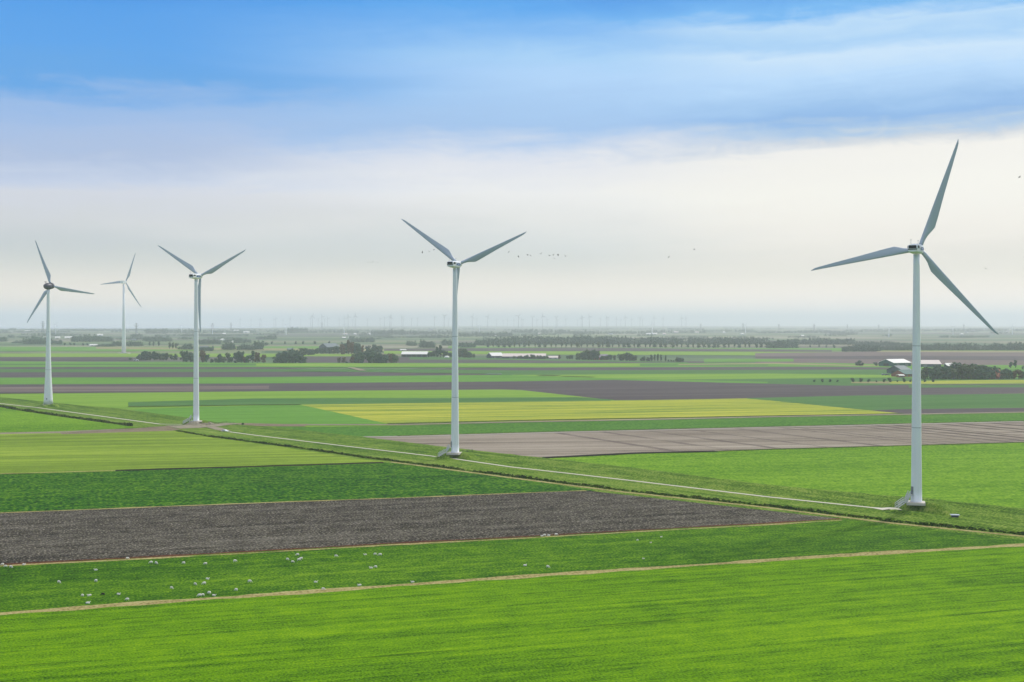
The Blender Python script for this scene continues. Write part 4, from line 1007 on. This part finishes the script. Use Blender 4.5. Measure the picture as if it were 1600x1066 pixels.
barn(627, 667, 557.8, 4.2, 8, -4, 22, WALLD, ROOFW, 'long open-fronted shed with pale roof left of the V-bladed turbine tower', doors=5, openside=True, cat='shed', name='shed')
barn(769, 787, 559.8, 3.6, 8.2, 20, 24, WALLD, ROOFW, 'white-roofed barn with dark gable right of the V-bladed tower', gable=1)
barn(785, 852, 560.4, 3.2, 7.4, -4, 24, WALLD, ROOFP, 'long low barn with pinkish white roof')
barn(856, 872, 560.4, 1.4, 3.6, -4, 14, WALLW, ROOFP, 'small low shed at the right end of the long barn', cat='shed', name='shed')
barn(928, 950, 562.0, 3.4, 8.0, 3, 16, WALLB, plain('roof_mauve', (140, 130, 146), 0.7), 'farmhouse with mauve roof half hidden in the middle grove', cat='farmhouse', name='farmhouse')
barn(512, 530, 546.5, 4.2, 9.5, 32, 36, WALLD, ROOFG, 'grey gabled barn behind the yard trees', gable=1)
barn(1394, 1426, 572.6, 5.6, 10.8, 27, 24, WALLG, ROOFW, 'white-roofed barn with dark green gable left of the nearest turbine tower', gable=1)
barn(1408, 1426, 584, 5.5, 12, 30, 20, WALLD, ROOFG, 'dark grey barn in front of the green-gabled one', gable=1)
barn(1412, 1434, 589, 4.5, 10.5, 34, 16, WALLB, WALLG, 'farmhouse with slate hip and brick foot beside the nearest turbine tower', cat='farmhouse', name='farmhouse', doors=3)
barn(1438, 1470, 573.5, 4.6, 10, -5, 24, WALLD, ROOFP, 'barn with pink-white roof right of the nearest turbine tower')
barn(1480, 1493, 574, 2, 6, -5, 14, WALLD, ROOFW, 'small white roof peeping over the large dark wood', cat='shed', name='shed')
barn(1557, 1572, 592.4, 4, 14.5, 38, 12, WALLB, ROOFR, 'steep red-roofed house at the end of the large dark wood', cat='house', name='house')
for (xa, xb, yb, e, r, lb) in ((86, 93, 529, 1.2, 3, 'tiny white roof in hazy trees right of the leftmost tower'), (101, 111, 529, 1.2, 3.2, 'second tiny white roof, larger, right of the leftmost tower'), (139, 150, 541, 1.4, 3, 'small white shed between the two left turbines'),
                       (152, 160, 525, 1.3, 3, 'faint pale roof on the hazy ridge left of the tall turbine'), (364, 373, 518.5, 1.2, 3, 'faint white roof on the skyline left of the wind farm'), (380, 389, 520.5, 1.2, 3, 'second faint white roof on the skyline left of the wind farm'),
                       (311, 324, 546.8, 2.4, 5.5, 'grey farmhouse right of the sandy-crossing tower'), (449, 458, 547.6, 1.2, 3.4, 'small reddish farmhouse in the field left of the grey barn'), (1010, 1017, 523.4, 1.2, 2.6, 'long white hazy roof below the right part of the wind farm'),
                       (1019, 1027, 523, 1.2, 2.6, 'second white hazy roof beside the first'), (1184, 1200, 534.6, 1.2, 2.4, 'pale long roof at the end of the avenue'), (359, 364, 535.6, 1.2, 3, 'tiny white house in the tree belt above the twin groves'), (625, 633, 547.8, .8, 1.8, 'tiny pale roof above the open shed')):
    barn(xa, xb, yb, e, r, rg.uniform(-12, 12), 14, WALLW if 'reddish' not in lb else WALLB, ROOFW if 'grey' not in lb else ROOFG, lb, doors=1, cat='building', name='building')
barn(1406, 1413, 590, 3, 4.2, 5, 8, WALLB, ROOFW, 'low brick lean-to in front of the farmhouse left of the nearest turbine', cat='shed', name='shed')
rb_ = random.Random(31); fb = sorted((rb_.uniform(20, 1580), rb_.choice((516.6, 518.5, 520.5, 523, 526, 529, 532, 535))) for _ in range(30))
for i, (x_, yb) in enumerate(fb):
    wpx = rb_.uniform(3, 7)
    barn(x_, x_ + wpx, yb, 1.0, rb_.uniform(1.8, 2.8), rb_.uniform(-20, 20), 14, rb_.choice((WALLW, WALLD)), rb_.choice((ROOFW, ROOFP, ROOFG)), 'tiny pale building in the hazy distance, %s from the left' % ordw(i), doors=1, cat='building', name='building')
# white dome tent
p = ground(698, 559); bm = bmesh.new(); s_ = p.y / F * 4
lathe(bm, [(s_, 0), (s_ * .97, s_ * .25), (s_ * .8, s_ * .5), (s_ * .45, s_ * .68), (s_ * .05, s_ * .72)], 20)
tag(bmobj('dome_tent', bm, ROOFW, None, True, p), 'small white dome left of the V-bladed turbine tower', 'dome')


# ---------------------------------------------------------------- parked cars
def car(px, py, yaw, rgb, label, s=1.0, group=None):
    p = ground(px, py); root = empty('parked_car', p, math.radians(yaw)); root.scale = (s, s, s); tag(root, label, 'car', group)
    v, f = [], []
    prof = [(-2.1, .35), (-2.1, .85), (-1.9, 1.0), (-1.5, 1.4), (.2, 1.45), (.9, 1.0), (2.0, .85), (2.1, .6), (2.1, .35)]
    n = len(prof)
    for sy in (-.85, .85): v += [(x_, sy * (0.82 if z_ > 1.1 else 1), z_) for x_, z_ in prof]
    f = [tuple(range(n))[::-1], tuple(range(n, 2 * n))] + [(i, (i + 1) % n, n + (i + 1) % n, n + i) for i in range(n)]
    pymesh('body', v, f, plain('car_paint', rgb, 0.3, 0.5, .03), root)
    bm = bmesh.new(); box(bm, -1.45, .3, -.86, .86, 1.04, 1.34); bmobj('window', bm, GLASS, root)
    for x_ in (-1.3, 1.3):
        for y_ in (-.86, .86):
            bm = bmesh.new(); tube(bm, (x_, y_ - .1, .33), (x_, y_ + .1, .33), .33, n=14); bmobj('wheel', bm, GRILLE, root)


car(352, 675.6, -32, (226, 230, 234), 'white car parked on the dike path right of the sandy-crossing turbine', 0.85)
car(1381, 586.5, 10, (150, 150, 165), 'grey car parked left in the yard of the brick farmhouse', 1.1, 'cars in the farmyard')
car(1386.5, 586.8, -12, (110, 112, 126), 'darker car parked nearer the brick farmhouse', 1.1, 'cars in the farmyard')
car(213, 564, 0, (220, 220, 222), 'white car parked at the left end of the dark grove', 1.5)

# trough-like cabinet with a flat lid on the dike
q_t, q_s = ts(ground(1492, 810, 1.0)); pp = U * q_t + N * q_s
root = empty('utility_cabinet', (pp.x, pp.y, E(pp.x, pp.y) + dike_z(q_t, q_s)), math.radians(-8)); tag(root, 'low dark utility cabinet with flat grey lid on the dike right of the nearest turbine', 'cabinet')
bm = bmesh.new(); box(bm, -.85, .85, -.5, .5, -.2, .62, bevel=.03); bmobj('body', bm, plain('cabinet_dark', (36, 44, 66), .5), root)
bm = bmesh.new(); box(bm, -1.12, 1.12, -.72, .72, .624, .86, bevel=.06); bmobj('lid', bm, plain('cabinet_lid', (186, 192, 204), .5), root)
# low gate rails between the turbine and the crest
for (x_, y_, lb) in ((1372, 807, 'dark culvert cover at the ditch left of the nearest turbine'), (1031, 763, 'small dark shrub mound beside the dike path')):
    pass
tree(1031, 764.5, 5, 'bush', 'dark', 'low dark bush beside the dike path between two turbines', None, 1.5)
tree(944, 757.5, 2.5, 'bush', 'dark', 'tiny dark bush on the dike left of the low dark bush', None, 1.8)
tree(648, 721.5, 4, 'bush', 'olive', 'grey-green shrub where the sandy track meets the ditch', None, 2.0)
tree(380, 664.5, 4, 'bush', 'dark', 'small dark shrub at the head of the far farm road', None, 1.4)
tree(11, 639.5, 3.5, 'bush', 'dark', 'small dark shrub at the left end of the ditch', None, 1.4)


# wooden fence down the slope from the second turbine
def fence(a_px, b_px, za, zb, label):
    A, B = ground(*a_px, za), ground(*b_px, zb); root = empty('fence', A); tag(root, label, 'fence'); n_ = max(4, int((B - A).length / 2.5)); pts = []
    for i in range(n_ + 1):
        q = A.lerp(B, i / n_); t_, s_ = ts(q); q.z = E(q.x, q.y) + dike_z(t_, s_) + .1; pts.append(q - A)
    for q in pts:
        bm = bmesh.new(); tube(bm, q - Vector((0, 0, .4)), q + Vector((0, 0, 1.1)), .07, n=6); bmobj('post', bm, M['wood'], root)
    for hgt in (.45, .95):
        bm = bmesh.new()
        for q, r in zip(pts, pts[1:]): tube(bm, q + Vector((0, 0, hgt)), r + Vector((0, 0, hgt)), .045, n=5)
        bmobj('rail', bm, M['wood'], root)


M['wood'] = plain('weathered_wood', (92, 90, 80), .9, .1)
fence((683, 716), (738, 706.5), 1.4, 2.2, 'weathered fence running down the slope beside the V-bladed turbine')
fence((322, 664), (366, 661), 1.0, .6, 'weathered fence beside the crossing behind the white car')


# ---------------------------------------------------------------- sheep
def skin_mesh(name, pts, edges, radii, sub=1):
    me = bpy.data.meshes.new(name); me.from_pydata(pts, edges, []); me.update(); o = bpy.data.objects.new(name, me); C.collection.objects.link(o)
    o.modifiers.new('s', 'SKIN'); ss = o.modifiers.new('u', 'SUBSURF'); ss.levels = sub; ss.render_levels = sub
    for i, r in enumerate(radii): me.skin_vertices[0].data[i].radius = r if isinstance(r, tuple) else (r, r)
    me.skin_vertices[0].data[0].use_root = True
    dg = bpy.context.evaluated_depsgraph_get(); m2 = bpy.data.meshes.new_from_object(o.evaluated_get(dg)); bpy.data.objects.remove(o); m2.name = name
    m2.polygons.foreach_set('use_smooth', [True] * len(m2.polygons)); return m2


def sheep_mesh(graze, lying):
    z = 0.62 if not lying else 0.3
    pts = [(0, 0, z), (-.38, 0, z + .01), (-.6, 0, z - .04), (.36, 0, z), (.52, 0, z + .06)]
    E_ = [(0, 1), (1, 2), (0, 3), (3, 4)]; r = [(.30, .33), (.29, .31), (.13, .14), (.28, .29), (.13, .14)]
    if graze: hd = [(.70, .02, z - .22), (.80, .03, z - .42), (.88, .03, z - .52)]
    else: hd = [(.64, .02, z + .24), (.76, .06, z + .30), (.90, .08, z + .24)]
    b = len(pts); pts += hd; E_ += [(4, b), (b, b + 1), (b + 1, b + 2)]; r += [(.09, .09), (.095, .09), (.05, .05)]
    for s_ in (-1, 1):     # ears
        k = len(pts); pts.append((hd[1][0] - .05, hd[1][1] + s_ * .15, hd[1][2] + .06)); E_.append((b + 1, k)); r.append((.03, .02))
    if not lying:
        for x0, par, hock in ((-.42, 1, -.06), (.34, 3, .0)):
            for s_ in (-1, 1):
                k = len(pts); pts += [(x0 + hock * .3, s_ * .14, .42), (x0 + hock, s_ * .14, .24), (x0, s_ * .14, .02)]
                E_ += [(par, k), (k, k + 1), (k + 1, k + 2)]; r += [(.09, .09), (.045, .045), (.04, .04)]
    else:
        for s_ in (-1, 1):
            k = len(pts); pts += [(.5, s_ * .2, .1), (.68, s_ * .16, .05)]; E_ += [(3, k), (k, k + 1)]; r += [(.06, .06), (.04, .04)]
    return skin_mesh('sheep', pts, E_, r)


def wool(name, a, b):
    m, nt = newmat(name); g = nt.n('ShaderNodeTexCoord').outputs['Object']; f_ = nt.noise(g, 9, 4, .7)
    finish(nt, nt.mix(f_, a, b), 0.95, f_, .05, 1, .1); return m


WOOL = wool('wool_white', (.72, .68, .60), (.88, .86, .80)); WOOLB = wool('wool_black', (.012, .010, .010), (.04, .034, .03))
SM = []
for g_, l_ in ((True, False), (False, False), (False, True)):
    me = sheep_mesh(g_, l_); me.materials.append(WOOL); SM.append(me)
mb = SM[0].copy(); mb.materials.clear(); mb.materials.append(WOOLB)
groups = [
    ('along the ploughed field at the left edge', [(4, 885), (9, 888), (17, 889), (37, 884.5), (199, 875.6)]),
    ('scattered in the left meadow', [(92, 913), (150, 911), (150, 893)]),
    ('in the first bunch near the straw strip', [(129, 934), (140, 933), (161, 932, 'b'), (185, 931), (199, 940), (137, 945)]),
    ('in the upper row of the left meadow', [(236, 882), (244, 883), (287, 883), (321, 884), (367, 880)]),
    ('in the second bunch near the straw strip', [(268, 922), (305, 916), (319, 915), (324, 907), (312, 934), (317, 933), (327, 930), (334, 933), (369, 925), (390, 912)]),
    ('in the tight knot below the ploughed field', [(449, 877), (465, 870), (457, 881), (467, 878), (470.5, 876), (525, 872)]),
    ('in the paired group near the middle', [(571, 869), (586, 869), (594, 870), (580, 890), (587, 889)]),
    ('along the middle of the straw strip', [(493, 912), (505, 924), (562, 917), (645, 912), (820, 886), (856, 889)]),
    ('right of the middle in the meadow', [(847, 839.6), (851, 839.4), (857, 839), (869, 838.2), (996, 846.6), (1017, 850), (1033, 841), (1005, 875)])]
rs = random.Random(4)
for where, L_ in groups:
    L_ = sorted(L_, key=lambda q: q[0])
    for i, q in enumerate(L_):
        p = ground(q[0], q[1]); p.z += 0.18; pose = rs.choice((0, 0, 0, 2, 2)); blk = len(q) > 2
        o = bpy.data.objects.new('sheep', mb if blk else SM[pose]); C.collection.objects.link(o); s_ = rs.uniform(0.54, 0.64) * (0.8 if q[0] > 990 else 1)
        o.location = p; o.rotation_euler = (0, 0, rs.choice((0, math.pi)) + rs.uniform(-.7, .7)); o.scale = (s_,) * 3
        tag(o, 'the only black sheep, in the left bunch near the straw strip' if blk else '%s white sheep, %s from the left %s' % (('grazing', 'standing', 'lying')[pose], ordw(i), where), 'sheep', 'sheep grazing in the meadow')


# ---------------------------------------------------------------- birds
def bird_mesh(flap):
    v = [(-.42, 0, 0), (-.15, .09, .02), (-.15, -.09, .02), (.25, .08, .02), (.25, -.08, .02), (.55, .02, .04), (0, 0, -.14), (0, 0, .16)]
    f = [(0, 1, 7), (0, 7, 2), (0, 2, 6), (0, 6, 1), (1, 3, 7), (7, 4, 2), (2, 4, 6), (6, 3, 1), (3, 5, 7), (7, 5, 4), (4, 5, 6), (6, 5, 3)]
    for s_ in (-1, 1):
        b = len(v); v += [(.2, s_ * .06, .04), (-.12, s_ * .06, .04), (.16, s_ * .45, .04 + flap * .5), (-.14, s_ * .42, .03 + flap * .5), (-.12, s_ * .9, .02 + flap * .75), (.0, s_ * .45, .1 + flap * .5)]
        f += [(b, b + 1, b + 3, b + 2), (b + 2, b + 3, b + 4), (b, b + 2, b + 5), (b + 2, b + 4, b + 5)]
    me = bpy.data.meshes.new('bird'); me.from_pydata(v, [], f); me.materials.append(M['bird']); return me


M['bird'] = plain('feathers_dark', (40, 38, 38), .8, .1)
BM = [bird_mesh(x) for x in (.5, .15, -.25)]
bl = [(574, 410, .7), (579, 410, .7), (582.5, 409.7, .7), (590, 410.6, .7), (660, 395, 1), (670.5, 393, .8), (678, 390.6, .8), (795, 394, .9), (810, 400.5, 1), (824.5, 398.5, 1.2), (829, 399.5, .8), (845, 397, 1), (858.5, 399.5, 1.2), (864.5, 398.7, .9), (872, 398, 1.1), (866, 404.3, .9), (883.5, 400.6, 1),
      (1045, 402, 1), (1085, 389.5, 1), (1540, 419.5, 1.2), (1593, 277, 1.4), (748, 403, .6)]
nm = {17: 'lone dark bird over the right part of the wind farm', 18: 'lone dark bird above and right of the other lone one', 19: 'lone dark bird in the sky right of the nearest turbine', 20: 'bird at the right edge of the sky', 21: 'faint bird close right of the V-bladed turbine hub'}
for i, (x_, y_, s_) in enumerate(bl):
    D = 700 if i >= 4 else 1000; lb = nm.get(i) or ('faint bird in the small flock left of the V-bladed turbine, %s from the left' % ordw(i) if i < 4 else ('bird left of the V-bladed turbine blade root, %s from the left' % ordw(i - 4) if i < 7 else 'dark flying bird in the flock right of the V-bladed turbine, %s from the left' % ordw(i - 7)))
    o = bpy.data.objects.new('bird', BM[rs.randrange(3)]); C.collection.objects.link(o); o.location = ((x_ - 800) / F * D, D, H + (HY - y_) / F * D)
    o.rotation_euler = (rs.uniform(-.9, .9), 0, math.pi + rs.uniform(-1.2, 1.2)); o.scale = (s_ * 1.3,) * 3; tag(o, lb, 'bird', 'birds flying over the fields')

# ---------------------------------------------------------------- air
hm = bpy.data.materials.new('haze'); hm.use_nodes = True; nt = NT(hm.node_tree)
pv = nt.n('ShaderNodeVolumePrincipled'); pv.inputs['Color'].default_value = (0.89, 0.95, 0.99, 1); pv.inputs['Density'].default_value = 1.3e-4; pv.inputs['Anisotropy'].default_value = 0.3; C.cycles.volume_bounces = 2
o_ = nt.n('ShaderNodeOutputMaterial'); nt.l(pv.outputs[0], o_.inputs['Volume'])
bm = bmesh.new(); zlo = min(q.co.z for q in bpy.data.objects['ground'].data.vertices) - 1
gxm = max(abs(gx[0]), gx[-1]) + 300
box(bm, -gxm, gxm, gy[0] - 300, gy[-1] + 300, zlo, 178)
tag(bmobj('haze', bm, hm), kind='stuff', label='thin haze over the plain')
for o in bpy.data.objects:
    if 'label' in o and len(o['label'].split()) > 16: print('LONG', o.name, o['label'])
print('TREES', tcount[0], 'OBJ', len(bpy.data.objects))
